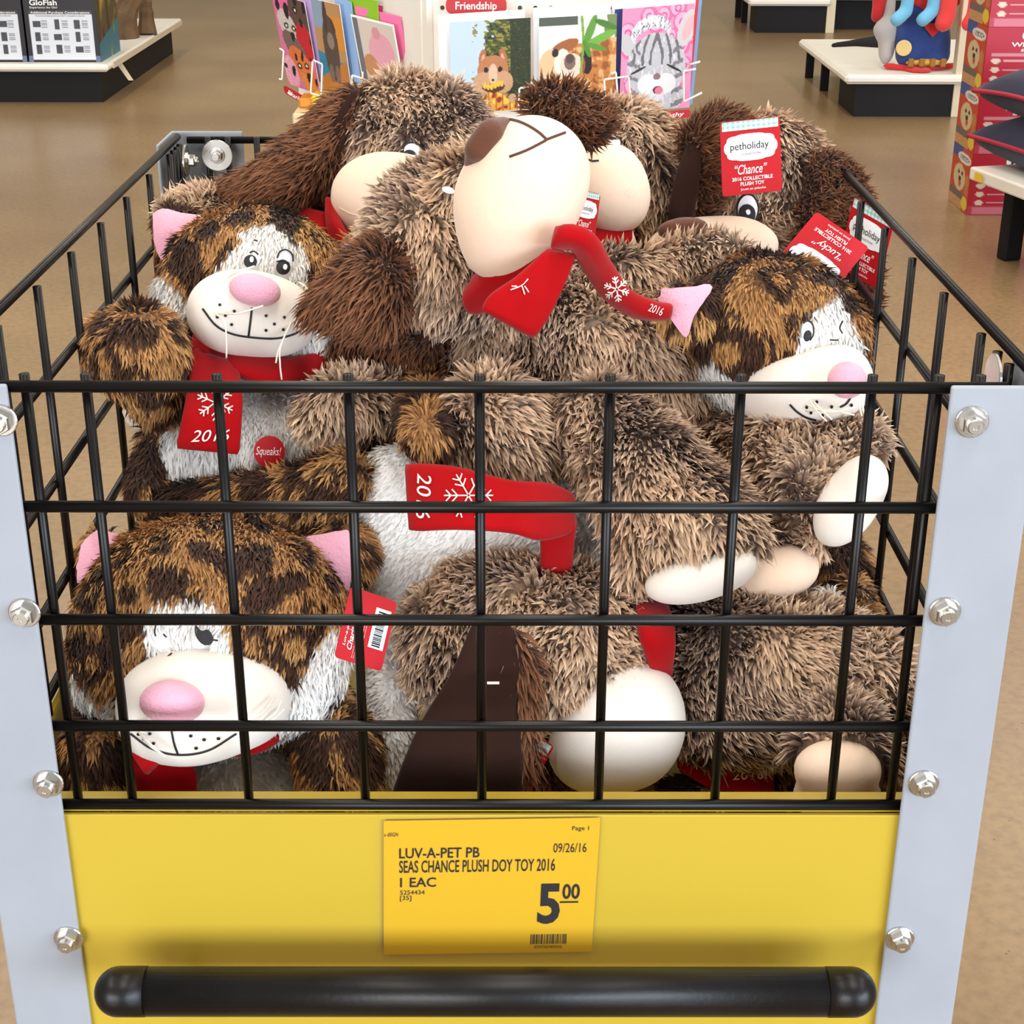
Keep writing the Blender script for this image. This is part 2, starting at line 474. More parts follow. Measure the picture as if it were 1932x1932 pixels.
STY = {  # tufts per m2, length, half width, lift, comb, jitter, clump
    'dog':   dict(dens=165000, L=0.0145, w=0.00145, lift=0.80, comb=0.45, jit=0.36, clump=1.35),
    'ear':   dict(dens=260000, L=0.015, w=0.0010, lift=0.42, comb=0.85, jit=0.28, clump=0.5),
    'cat':   dict(dens=270000, L=0.0100, w=0.0009, lift=0.26, comb=0.85, jit=0.20, clump=0.62),
    'white': dict(dens=170000, L=0.0072, w=0.0013, lift=0.24, comb=0.7, jit=0.20, clump=0.55),
}
CF = {'dog': col_dog, 'ear': col_ear, 'white': col_white}
SEED = [100]
def furred(bl, style, colfn=None, comb=(0, 0, -1), h=0.0045, k=0.015, skip=(), warp=0.0, lscale=1.0, dscale=1.0, bald=None):
    SEED[0] += 1
    rng = np.random.default_rng(SEED[0])
    st = STY[style]; colfn = colfn or CF[style]
    V, F, N = surf(bl, h, k, warp, SEED[0])
    tri = np.vstack([F[:, [0, 1, 2]], F[:, [0, 2, 3]]])
    a, b, c = V[tri[:, 0]], V[tri[:, 1]], V[tri[:, 2]]
    ar = 0.5 * np.linalg.norm(np.cross(b - a, c - a), axis=1)
    cen = (a + b + c) / 3
    vd = CAM_LOC - cen; vd /= np.linalg.norm(vd, axis=1)[:, None]
    fn = N[tri[:, 0]]
    wgt = np.where((fn * vd).sum(1) > -0.25, 1.0, 0.22)
    ex = ar * st['dens'] * dscale * wgt
    cnt = np.floor(ex + rng.random(len(ex))).astype(int)
    ti = np.repeat(np.arange(len(tri)), cnt); n = len(ti)
    r1 = np.sqrt(rng.random(n)); r2 = rng.random(n)
    w0, w1, w2 = 1 - r1, r1 * (1 - r2), r1 * r2
    p = a[ti] * w0[:, None] + b[ti] * w1[:, None] + c[ti] * w2[:, None]
    nn = N[tri[ti, 0]] * w0[:, None] + N[tri[ti, 1]] * w1[:, None] + N[tri[ti, 2]] * w2[:, None]
    nn /= np.linalg.norm(nn, axis=1)[:, None] + 1e-9
    uv = to_px(p)
    keep = np.ones(n, bool)
    for (u, v, ru, rv) in skip:
        keep &= ((uv[:, 0] - u) / ru) ** 2 + ((uv[:, 1] - v) / rv) ** 2 > 1
    if bald is not None: keep &= ~bald(p, uv)
    p, nn, uv = p[keep], nn[keep], uv[keep]; n = len(p)
    cv = np.asarray(comb, float)
    cv = np.repeat(cv[None], n, 0) if cv.ndim == 1 else cv
    ct = cv - nn * (cv * nn).sum(1)[:, None]
    low = np.stack([wave(p, 55, SEED[0] * 7 + i) for i in range(3)], 1)
    hi = np.stack([wave(p, 170, SEED[0] * 7 + 3 + i) for i in range(3)], 1)
    d = nn * st['lift'] + ct * st['comb'] + (low * 0.6 + hi * 0.55) * st['clump'] * 0.5 + rng.normal(size=p.shape) * st['jit'] * 0.6
    below = (d * nn).sum(1)
    d += nn * np.maximum(0.22 - below, 0)[:, None]
    d /= np.linalg.norm(d, axis=1)[:, None]
    L = st['L'] * lscale * (0.65 + 0.6 * rng.random(n))[:, None]
    sd = np.cross(d, nn); sd /= np.linalg.norm(sd, axis=1)[:, None] + 1e-9
    sd = sd + 0.45 * np.cross(d, rng.normal(size=p.shape)); sd /= np.linalg.norm(sd, axis=1)[:, None] + 1e-9
    bn = np.cross(sd, d); fl = np.where((bn * nn).sum(1) < 0, -1.0, 1.0)[:, None]; sd = sd * fl; bn = bn * fl
    w = st['w'] * (0.7 + 0.6 * rng.random(n))[:, None]
    sag = ct * 0.25 * L + rng.normal(size=p.shape) * 0.10 * L
    r0 = p - nn * 0.0012; m = p + d * L * 0.55; t = p + d * L + sag - nn * 0.08 * L
    TV = np.stack([r0 - sd * w * 0.8, r0 + sd * w * 0.8, m - sd * w, m + sd * w, t], 1)
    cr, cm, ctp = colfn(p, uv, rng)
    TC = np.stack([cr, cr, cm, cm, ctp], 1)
    o = len(V) + np.arange(n)[:, None] * 5
    T = np.concatenate([o + np.array([0, 1, 3]), o + np.array([0, 3, 2]), o + np.array([2, 3, 4])])
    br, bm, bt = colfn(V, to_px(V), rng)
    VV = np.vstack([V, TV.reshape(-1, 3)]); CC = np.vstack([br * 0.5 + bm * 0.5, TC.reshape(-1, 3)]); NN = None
    return VV, F, T, CC, NN, V

TRI_COUNT = [0]
class Rec:
    """a built part with its surface, so that stitches and prints can be laid on it"""
    def __init__(s, o, V, F):
        s.o = o; s.bvh = BVHTree.FromPolygons([tuple(x) for x in V], [tuple(map(int, f)) for f in F])
    def hit(s, uv, off):
        out = []; miss = []
        c = Vector(CAM_LOC)
        for i, (u, v) in enumerate(uv):
            d = Vector(ray(u, v)).normalized()
            p, n, _, _ = s.bvh.ray_cast(c, d)
            if p is None: out.append(None); miss.append(i)
            else:
                if n.dot(d) > 0: n = -n
                out.append(np.array(p + n * off * 0.4 - d * off * 0.6))
        good = [i for i in range(len(out)) if out[i] is not None]
        if not good: raise RuntimeError('decal missed ' + s.o.name + str(uv[0]))
        for i in miss:
            j = min(good, key=lambda g: (uv[g][0] - uv[i][0]) ** 2 + (uv[g][1] - uv[i][1]) ** 2)
            d = ray(*uv[i]); t = (out[j] - CAM_LOC) @ FWD
            out[i] = CAM_LOC + d * t
        return np.array(out)
    def stroke(s, name, lines, w, m, off=0.0010, label=None):
        """stitched lines: list of px polylines"""
        V, Q, n = [], [], 0
        for ln in lines:
            L = np.asarray(ln, float)
            k = max(3, int(np.linalg.norm(np.diff(L, axis=0), axis=1).sum() / 5) + 2)
            L = catmull(L, k)
            t = np.gradient(L, axis=0); t /= np.linalg.norm(t, axis=1)[:, None] + 1e-9
            sd = np.stack([-t[:, 1], t[:, 0]], 1) * w / 2
            cen = s.hit(L, off + 0.0006); ea = s.hit(L - sd, off - 0.0004); eb = s.hit(L + sd, off - 0.0004)
            V += [ea, cen, eb]
            for i in range(k - 1):
                Q += [(n + i, n + i + 1, n + k + i + 1, n + k + i), (n + k + i, n + k + i + 1, n + 2 * k + i + 1, n + 2 * k + i)]
            n += 3 * k
        return part(name, np.vstack(V), s.o, m, Q, label=label)
    def disc(s, name, u, v, ru, rv, rot, m, off=0.0012, dome=0.0, n=24, poly=None, label=None, parent=None):
        rings = [0.0, 0.5, 0.85, 1.0]
        uv = []; a = math.radians(rot)
        if poly is not None:
            pl = catmull(list(poly) + [poly[0]], n + 1)[:-1]; cc = pl.mean(0)
        for q in rings:
            for j in range(n):
                if poly is not None:
                    p = cc + (pl[j] - cc) * max(q, 0.02)
                else:
                    t = 6.28318 * j / n; x = ru * max(q, 0.02) * math.cos(t); y = rv * max(q, 0.02) * math.sin(t)
                    p = (u + x * math.cos(a) + y * math.sin(a), v - x * math.sin(a) + y * math.cos(a))
                uv.append(p)
        V = s.hit(uv, off)
        for i, q in enumerate(rings):
            V[i * n:(i + 1) * n] -= FWD * dome * (1 - q * q)
        Q = [(i * n + j, i * n + (j + 1) % n, (i + 1) * n + (j + 1) % n, (i + 1) * n + j) for i in range(3) for j in range(n)]
        return part(name, V, s.o if parent is None else parent, m, Q, label=label)
    def text(s, name, body, tl, tr, bl, m, off=0.0012, shear=0.0, bold=0.0, parent=None, label=None):
        xy, T = glyphs(body, shear, bold)
        tl, tr, bl = map(np.array, (tl, tr, bl))
        uv = tl + xy[:, :1] * (tr - tl) + (1 - xy[:, 1:]) * (bl - tl)
        return part(name, s.hit(uv, off), s.o if parent is None else parent, m, None, T, smooth=False, label=label)

_TX = {}
def glyphs(body, shear=0.0, bold=0.0):
    """lettering as flat triangles in a unit box"""
    key = (body, shear, bold)
    if key in _TX: return _TX[key]
    cu = bpy.data.curves.new('lettering', 'FONT')
    cu.body = body; cu.size = 1.0; cu.shear = shear; cu.offset = bold; cu.resolution_u = 3; cu.align_x = 'CENTER'
    o = bpy.data.objects.new('lettering', cu); COL.objects.link(o)
    dg = bpy.context.evaluated_depsgraph_get(); dg.update()
    me = o.evaluated_get(dg).to_mesh()
    V = np.array([v.co[:2] for v in me.vertices]); me.calc_loop_triangles()
    T = np.array([t.vertices[:] for t in me.loop_triangles])
    o.evaluated_get(dg).to_mesh_clear()
    bpy.data.objects.remove(o); bpy.data.curves.remove(cu)
    V = (V - V.min(0)) / (V.max(0) - V.min(0))
    _TX[key] = (V, T)
    return V, T

class Toy:
    def __init__(s, name, label, cat, base, group):
        s.e = thing(name, label, cat, P(*base), group)
    def fur(s, name, bl, style, colfn=None, parent=None, label=None, **kw):
        VV, F, T, CC, NN, V = furred(bl, style, colfn, **kw)
        TRI_COUNT[0] += len(F) * 2 + len(T)
        o = part(name, VV, parent or s.e, M_FUR, F, T, CC, NN, label=label)
        return Rec(o, V, F)
    def soft(s, name, bl, m, h=0.004, k=0.012, warp=0.0, parent=None, label=None):
        V, F, N = surf(bl, h, k, warp, len(bl) + 3)
        TRI_COUNT[0] += len(F) * 2
        o = part(name, V, parent or s.e, m, F, label=label)
        return Rec(o, V, F)
    def ribbon(s, name, Lp, Rp, m, th=0.004, n=26, ns=16, parent=None, label=None, pw=0.55, fold=0.0, nf=3):
        """soft strip between two edges given as (u, v, y) points"""
        A = catmull([P(*p) for p in Lp], n); B = catmull([P(*p) for p in Rp], n)
        V = []
        cen = (A + B) / 2; tan = np.gradient(cen, axis=0)
        for i in range(n):
            x = B[i] - A[i]; nn = np.cross(x, tan[i]); nn /= np.linalg.norm(nn) + 1e-9
            if nn @ FWD > 0: nn = -nn
            e = min(i, n - 1 - i) / 2.0; sc = math.sqrt(min(1.0, 0.15 + e)); 
            for j in range(ns):
                t = 2 * math.pi * j / ns; cx, sy = math.cos(t), math.sin(t)
                px = math.copysign(abs(cx) ** 0.7, cx); py = math.copysign(abs(sy) ** pw, sy)
                f = fold * math.sin(nf * math.pi * (px + 1) + 0.15 * i) * (1 - px * px)
                V.append(cen[i] + x * 0.5 * px * (0.9 + 0.1 * sc) + nn * (th * py * sc + f))
        V += [cen[0], cen[-1]]
        Q = [(i * ns + j, i * ns + (j + 1) % ns, (i + 1) * ns + (j + 1) % ns, (i + 1) * ns + j) for i in range(n - 1) for j in range(ns)]
        T = [(n * ns, (j + 1) % ns, j) for j in range(ns)] + [(n * ns + 1, (n - 1) * ns + j, (n - 1) * ns + (j + 1) % ns) for j in range(ns)]
        V = np.array(V)
        o = part(name, V, parent or s.e, m, Q, T, label=label)
        return Rec(o, V, [q for q in Q] + [t for t in T])
    def cords(s, name, lines, r, m, parent=None):
        for ln in lines:
            MB().tube(catmull([P(*p) for p in ln], 12), r, 6).part(name, parent or s.e, m, smooth=True)

class Frame:
    """flat printed card: unit coordinates (0..1, 0..1 downwards) on a real rectangle in the shop"""
    def __init__(s, tl, tr, bl):
        s.o, s.x, s.y = np.array(tl), np.array(tr) - np.array(tl), np.array(bl) - np.array(tl)
        n = np.cross(s.x, s.y); n /= np.linalg.norm(n)
        s.n = n if n @ (CAM_LOC - s.o) > 0 else -n
        s.w, s.h = np.linalg.norm(s.x), np.linalg.norm(s.y)
    def at(s, a, b, off=0.0): return s.o + s.x * a + s.y * b + s.n * off
    def sheet(s, name, parent, m, pts, off, th=0.0, label=None):
        """filled outline (convex or star-shaped about its centre) with thickness th"""
        pts = np.asarray(pts, float); k = len(pts); c = pts.mean(0)
        top = [s.at(*p, off) for p in pts] + [s.at(*c, off)]
        T = [(i, (i + 1) % k, k) for i in range(k)]; Q = []
        V = list(top)
        if th > 0:
            V += [s.at(*p, off - th) for p in pts] + [s.at(*c, off - th)]
            T += [(k + 1 + (i + 1) % k, k + 1 + i, 2 * k + 1) for i in range(k)]
            Q = [(i, k + 1 + i, k + 1 + (i + 1) % k, (i + 1) % k) for i in range(k)]
        return part(name, V, parent, m, Q or None, T, smooth=False, label=label)
    def rrect(s, a0, b0, a1, b1, r=0.0, n=6):
        """rounded rectangle, r in metres"""
        ra, rb = r / s.w, r / s.h; out = []
        for (ca, cb, t0) in ((a1 - ra, b0 + rb, -90), (a1 - ra, b1 - rb, 0), (a0 + ra, b1 - rb, 90), (a0 + ra, b0 + rb, 180)):
            for i in range(n if r > 0 else 1):
                t = math.radians(t0 + (90 * i / (n - 1) if r > 0 else 0))
                out.append((ca + ra * math.cos(t), cb + rb * math.sin(t)))
        return out
    def text(s, name, body, box, parent, m, off, shear=0.0, bold=0.0):
        xy, T = glyphs(body, shear, bold)
        a0, b0, a1, b1 = box
        V = [s.at(a0 + x * (a1 - a0), b1 - y * (b1 - b0), off) for x, y in xy]
        return part(name, V, parent, m, None, T, smooth=False)
    def raster(s, name, parent, fn, nx, ny, off, box=(0, 0, 1, 1), m=None):
        """printed picture: a fine grid with one colour per point, painted by fn(a, b)"""
        a = np.linspace(0, 1, nx); b = np.linspace(0, 1, ny)
        A, B = np.meshgrid(a, b); A = A.ravel(); B = B.ravel()
        c = fn(A, B) * 0.82
        aa = box[0] + A * (box[2] - box[0]); bb = box[1] + B * (box[3] - box[1])
        V = s.o + aa[:, None] * s.x + bb[:, None] * s.y + s.n * off
        i = np.arange((nx - 1) * (ny - 1)); r = i // (nx - 1); q = i % (nx - 1); k = r * nx + q
        Q = np.stack([k, k + 1, k + nx + 1, k + nx], 1)
        return part(name, V, parent, m or M_PRINT, Q, None, c, smooth=False)

# paint helpers for flat prints
def fill(n, rgb): return np.repeat(lin(rgb)[None], n, 0)
def ell(A, B, u, v, ru, rv, rot=0.0):
    t = math.radians(rot); x = A - u; y = B - v
    return ((x * math.cos(t) + y * math.sin(t)) / ru) ** 2 + ((-x * math.sin(t) + y * math.cos(t)) / rv) ** 2 < 1
def put(c, m, rgb, var=0.0, seed=0):
    r = np.random.default_rng(seed + 7)
    k = 1 + var * (r.random(m.sum())[:, None] - 0.5) * 2
    c[m] = lin(rgb) * k
def pnoise(A, B, f, seed):
    return wave(np.stack([A, B, np.zeros_like(A)], 1), f, seed)

# ================================================================== the shop floor
def floor_material():
    m = bpy.data.materials.new('polished_concrete'); m.use_nodes = True
    nt = m.node_tree; N = nt.nodes; L = nt.links; b = N['Principled BSDF']
    tc = N.new('ShaderNodeTexCoord')
    def noise(scale, det):
        n = N.new('ShaderNodeTexNoise'); n.inputs['Scale'].default_value = scale; n.inputs['Detail'].default_value = det
        L.new(tc.outputs['Object'], n.inputs['Vector']); return n
    n1 = noise(1.1, 5); r1 = N.new('ShaderNodeValToRGB')
    r1.color_ramp.elements[0].position = 0.32; r1.color_ramp.elements[1].position = 0.68
    r1.color_ramp.elements[0].color = (*lin((132, 106, 75)), 1); r1.color_ramp.elements[1].color = (*lin((156, 129, 92)), 1)
    L.new(n1.outputs['Fac'], r1.inputs['Fac'])
    n2 = noise(60, 4); r2 = N.new('ShaderNodeValToRGB')
    r2.color_ramp.elements[0].position = 0.25; r2.color_ramp.elements[1].position = 0.6
    r2.color_ramp.elements[0].color = (0.72, 0.70, 0.68, 1); r2.color_ramp.elements[1].color = (1, 1, 1, 1)
    L.new(n2.outputs['Fac'], r2.inputs['Fac'])
    v = N.new('ShaderNodeTexVoronoi'); v.inputs['Scale'].default_value = 26
    L.new(tc.outputs['Object'], v.inputs['Vector'])
    r3 = N.new('ShaderNodeValToRGB'); r3.color_ramp.elements[0].position = 0.03; r3.color_ramp.elements[1].position = 0.07
    r3.color_ramp.elements[0].color = (0.5, 0.45, 0.4, 1); r3.color_ramp.elements[1].color = (1, 1, 1, 1)
    L.new(v.outputs['Distance'], r3.inputs['Fac'])
    def mul(a, c):
        x = N.new('ShaderNodeMix'); x.data_type = 'RGBA'; x.blend_type = 'MULTIPLY'; x.inputs['Factor'].default_value = 1.0
        L.new(a, x.inputs[6]); L.new(c, x.inputs[7]); return x.outputs[2]
    L.new(mul(mul(r1.outputs['Color'], r2.outputs['Color']), r3.outputs['Color']), b.inputs['Base Color'])
    b.inputs['Roughness'].default_value = 0.3
    b.inputs['Specular IOR Level'].default_value = 0.5
    return m
fl = link('floor', MB().box((-8, -7, -0.1), (9, 16, 0)).mesh('floor'), floor_material())
fl['kind'] = 'structure'; fl['label'] = 'tan polished concrete shop floor'

# ================================================================== the wire basket cart
Z = lambda q: ZT + q
cart = thing('basket_cart', 'wire basket cart with yellow panel, grey corner posts and black push handle', 'cart', (0, 0.36, 0))
WR = 0.0031
XL, XR, YB = -0.3078, 0.3153, 0.732
ZL = [0.0, -0.0757, -0.1516, -0.2275, -0.2868]
WIRE_MESH = {}
def wire(p0, p1, r=WR):
    p0, p1 = np.array(p0, float), np.array(p1, float)
    ln = round(float(np.linalg.norm(p1 - p0)), 4)
    if (ln, r) not in WIRE_MESH:
        me = MB().tube([(0, 0, 0), (0, 0, ln)], r, 12).mesh('wire', True)
        me.materials.append(M_WIRE); WIRE_MESH[(ln, r)] = me
    o = bpy.data.objects.new('wire', WIRE_MESH[(ln, r)])
    o.rotation_mode = 'QUATERNION'
    o.rotation_quaternion = Vector(p1 - p0).to_track_quat('Z', 'Y')
    o.location = p0 - np.array(cart.location)
    COL.objects.link(o); o.parent = cart
    return o
# front panel: five rails in front, uprights behind them
for q in ZL:
    wire((-0.300, 0.0, Z(q)), (0.306, 0.0, Z(q)), 0.0036)
for i in range(-3, 4):
    wire((0.0005 + 0.0762 * i, 0.0063, Z(-0.290)), (0.0005 + 0.0762 * i, 0.0063, Z(0.0055)))
for x in (-0.2635, 0.268, 0.292, -0.288):
    wire((x, 0.0063, Z(-0.290)), (x, 0.0063, Z(0.0055)))
# side panels: rails outside, uprights inside
DZ = 0.0082
for X, sg, y0 in ((XL, 1, 0.1959), (XR, -1, 0.0906)):
    for q in ZL:
        wire((X - sg * 0.0055, 0.005, Z(q + DZ)), (X - sg * 0.0055, YB, Z(q + DZ)), 0.0036)
    ys = [y0 + 0.0929 * k for k in range(-2, 7)]
    for yy in ys:
        if 0.02 < yy < YB - 0.015:
            wire((X, yy, Z(-0.29 + DZ)), (X, yy, Z(0.0045)))
for yy in (YB - 0.052, YB - 0.035, YB - 0.02, 0.03, 0.052):
    wire((XL, yy, Z(-0.29 + DZ)), (XL, yy, Z(0.0045)))
for yy in (0.054, 0.03, YB - 0.03):
    wire((XR, yy, Z(-0.29 + DZ)), (XR, yy, Z(0.0045)))
# back panel
for q in ZL:
    wire((-0.305, YB + 0.006, Z(q + 0.004)), (0.312, YB + 0.006, Z(q + 0.004)), 0.0036)
for x in (-0.2835, -0.2635, -0.2345, -0.150, -0.074, 0.002, 0.078, 0.154, 0.230, 0.262, 0.285):
    wire((x, YB, Z(-0.29)), (x, YB, Z(0.008)))
# corner posts: folded angle profiles
def post(xo, xi, yo, yi, ztop, tilt=0.0):
    th = 0.003; sx = 1 if xi > xo else -1; sy = 1 if yi > yo else -1
    pr = [(xo, yo), (xi, yo), (xi, yo + sy * th), (xo + sx * th, yo + sy * th), (xo + sx * th, yi), (xo, yi)]
    V = [(x, y, 0.06) for x, y in pr] + [(x, y, ztop) for x, y in pr]; n = 6
    mb = MB().add(V, [(i, (i + 1) % n, n + (i + 1) % n, n + i) for i in range(n)] + [(6, 7, 8, 9), (9, 10, 11, 6), (0, 3, 2, 1), (0, 5, 4, 3)])
    o = mb.part('corner_post', cart, M_POST)
    b = o.modifiers.new('bevel', 'BEVEL'); b.width = 0.0016; b.segments = 2; b.limit_method = 'ANGLE'
    return o
post(-0.3217, -0.2697, -0.0085, 0.045, Z(0.004))
post(0.3246, 0.2712, -0.0085, 0.045, Z(0.004))
post(-0.3225, -0.250, YB + 0.015, YB - 0.060, Z(0.0115))
post(0.3275, 0.262, YB + 0.015, YB - 0.050, Z(0.0115))
# bolts
HEX = {}
def bolt(p, ax, s=1.0):
    if s not in HEX:
        mb = MB()
        mb.lathe((0, 0, 0), (0, 0, 1), [(0, 0), (0, .0098 * s), (.0012, .0098 * s), (.0016, .0092 * s), (.0018, 0)], 24)
        mb.lathe((0, 0, 0.0016), (0, 0, 1), [(0, .0074 * s), (.0052, .0074 * s), (.0062, .0066 * s), (.0062, 0)], 6)
        mb.lathe((0, 0, 0.0076), (0, 0, 1), [(0, .0048 * s), (.0022, .0048 * s), (.0028, .0042 * s), (.0028, .0018 * s), (.0022, .0016 * s), (.0022, 0)], 16)
        me = mb.mesh('bolt'); me.materials.append(M_ZINC); HEX[s] = me
    o = bpy.data.objects.new('bolt', HEX[s]); o.rotation_mode = 'QUATERNION'
    q = Vector(ax).to_track_quat('Z', 'Y')
    o.rotation_quaternion = q @ Vector((0, 0, 1)).rotation_difference(Vector((0, 0, 1)))
    o.location = np.array(p) - np.array(cart.location); COL.objects.link(o); o.parent = cart
    return o
for u, v in ((1833, 795), (1782, 1153), (1742, 1477), (1697, 1770), (2, 792), (47, 1155), (92, 1477), (130, 1770)):
    bolt(P(u, v, -0.0085), (0, -1, 0))
WASH = MB().lathe((0, 0, 0), (0, 0, 1), [(0, 0), (0, .0155), (.0014, .0155), (.0018, .015), (.0018, 0)], 32).mesh('washer')
WASH.materials.append(M_ZINC)
def washer(p, ax):
    o = bpy.data.objects.new('washer', WASH); o.rotation_mode = 'QUATERNION'
    o.rotation_quaternion = Vector(ax).to_track_quat('Z', 'Y')
    o.location = np.array(p) - np.array(cart.location); COL.objects.link(o); o.parent = cart
for p, ax in ((P(410, 293, YB - 0.006), (0, -1, 0)), (P(350, 303, YB - 0.040), (1, 0, 0))):
    washer(p, ax); bolt(np.array(p) + np.array(ax) * 0.0018, ax, 0.8)
for u, v in ((1806, 770), (1752, 1128), (1712, 1440)):
    p = P(u, v, 0.030); p[0] = XR - 0.006
    washer(p, (-1, 0, 0)); bolt(p + np.array((-0.0018, 0, 0)), (-1, 0, 0), 0.8)
p = P(1888, 715, 0.035); p[0] = XR - 0.006; washer(p, (-1, 0, 0))
# yellow body panels, rolled lip, tray
mb = MB().box((-0.318, -0.004, 0.30), (0.321, 0.0, Z(-0.2925)), 0.0008)
mb.part('front_panel', cart, M_YELLOW)
mb = MB().box((-0.292, 0.0, Z(-0.2925)), (0.296, 0.021, Z(-0.2905)), 0.0006)
mb.part('panel_lip', cart, M_YELLOW)
MB().box((XL - 0.004, 0.0, 0.30), (XL, YB, Z(-0.284)), 0.0008).part('side_panel', cart, M_YELLOW)
MB().box((XR, 0.0, 0.30), (XR + 0.004, YB, Z(-0.284)), 0.0008).part('side_panel', cart, M_YELLOW)
MB().box((XL, YB, 0.30), (XR, YB + 0.004, Z(-0.29)), 0.0008).part('back_panel', cart, M_YELLOW)
MB().box((XL, 0.0, 0.575), (XR, YB, 0.585)).part('tray', cart, M_YELLOW)
# push handle: rubber grip bar with end caps on two brackets
hy = -0.052
hp = P(916, 1871, hy)
hx0, hx1 = P(180, 1871, hy)[0], P(1652, 1871, hy)[0]; hr = 0.0158
hz = hp[2]
sx0, sx1 = P(278, 1871, hy)[0], P(1558, 1871, hy)[0]
MB().tube([(sx0, hy, hz), (sx1, hy, hz)], hr, 32).part('handle_grip', cart, M_HANDLE, True)
for a, b in ((sx0, hx0), (sx1, hx1)):
    s = 1 if b > a else -1; pr = [(0, hr + 0.0003), (abs(b - a) - hr, hr + 0.0003)]
    pr += [(abs(b - a) - hr + hr * math.sin(t), (hr + 0.0003) * math.cos(t)) for t in np.linspace(0.15, 1.5708, 8)]
    MB().lathe((a + s * 0.0004, hy, hz), (s, 0, 0), [(0, 0)] + pr, 32).part('handle_end_cap', cart, M_HANDLE, True)
for x in (-0.20, 0.20):
    MB().tube([(x, hy, hz - 0.006), (x, -0.03, hz - 0.022), (x, -0.003, hz - 0.040)], 0.005, 10).part('handle_bracket', cart, M_BLACKP, True)

# ---- price sign in a clear pocket on the yellow panel
fr = Frame(P(724, 1549, -0.0065), P(1133, 1543, -0.0065), P(724, 1801, -0.0065))
fr.x[1] = 0; fr.y[0] *= 1.0
sign = thing('price_sign', 'yellow price card reading 5.00 in a clear pocket on the cart front', 'sign', fr.at(0.5, 1.0))
fr.sheet('price_card', sign, M_SIGN, fr.rrect(0, 0, 1, 1, 0.0005), 0.0, 0.0004)
def st(name, body, u0, v0, u1, v1, sh=0.0, bo=0.0, m=M_INK):
    # pixel box -> card coordinates
    q = [((u - 720) / 414.0, (v - 1547) / 253.0) for u, v in ((u0, v0), (u1, v1))]
    fr.text(name, body, (q[0][0], q[0][1], q[1][0], q[1][1]), sign, m, 0.0004, sh, bo)
st('lettering', 'LUV-A-PET PB', 750, 1597, 905, 1616, 0, .012)
st('lettering', 'SEAS CHANCE PLUSH DOY TOY 2016', 750, 1620, 1052, 1643, 0, .01)
st('lettering', '1 EAC', 752, 1652, 822, 1670, 0, .012)
st('lettering', '5254434', 752, 1676, 800, 1684)
st('lettering', '[35]', 752, 1686, 774, 1697)
st('lettering', '09/26/16', 1047, 1592, 1111, 1609)
st('lettering', 'Page 1', 1081, 1561, 1113, 1571)
st('lettering', 'a dSIGN', 715 + 6, 1568, 748, 1575, 0.2)
st('price_lettering', '5', 1022, 1667, 1066, 1744, 0, .03)
st('price_lettering', '00', 1069, 1668, 1103, 1697, 0, .02)
mb = MB()
def bars(a0, b0, a1, b1, f, seed, off, parent, m):
    r = np.random.default_rng(seed); V = []; Q = []; x = 0.0
    while x < 1:
        w = r.choice([0.008, 0.016, 0.024]); 
        k = len(V); e = min(x + w, 1)
        V += [f.at(a0 + (a1 - a0) * x, b0, off), f.at(a0 + (a1 - a0) * e, b0, off), f.at(a0 + (a1 - a0) * e, b1, off), f.at(a0 + (a1 - a0) * x, b1, off)]
        Q.append((k, k + 1, k + 2, k + 3)); x += w + r.choice([0.01, 0.016, 0.03])
    part('barcode', V, parent, m, Q, smooth=False)
bars((1011 - 720) / 414, (1764 - 1547) / 253, (1082 - 720) / 414, (1783 - 1547) / 253, fr, 4, 0.0004, sign, M_INK)
fr.sheet('price_underline', sign, M_INK, [((u - 720) / 414, (v - 1547) / 253) for u, v in ((1065, 1701), (1101, 1701), (1101, 1704), (1065, 1704))], 0.0004)
st('lettering', '073725769322', 1019, 1786, 1074, 1791)
fr.sheet('clear_pocket', sign, M_CLEAR, fr.rrect(-0.03, -0.03, 1.008, 1.02, 0.002), 0.0012, 0.0)

# ================================================================== the shop behind the basket
def bx(name, lo, hi, parent, m, bev=0.0, label=None):
    return MB().box(lo, hi, bev).part(name, parent, m, label=label)
wl = link('wall_back', MB().box((-8, 15.8, 0), (9, 16, 4.6)).mesh('wall_back'), M_CREAM); wl['kind'] = 'structure'

# ---------------------------------------------------------------- greeting card rack
RY = 1.74
def cardframe(c, ys):
    return Frame(*[P(u, v, y) for (u, v), y in zip(c, ys)])
rack = thing('card_rack', 'white pegboard greeting card rack with wire pockets behind the cart', 'card rack', (P(985, 200, RY + 0.15)[0], RY + 0.15, 0))
pb0 = P(790, -60, RY + 0.10); pb1 = P(1200, 260, RY + 0.10)
bx('pegboard', (pb0[0], RY + 0.10, pb1[2] - 0.1), (pb1[0], RY + 0.112, pb0[2]), rack, M_WHITE, 0.002)
lp0 = P(800, 0, RY + 0.10); 
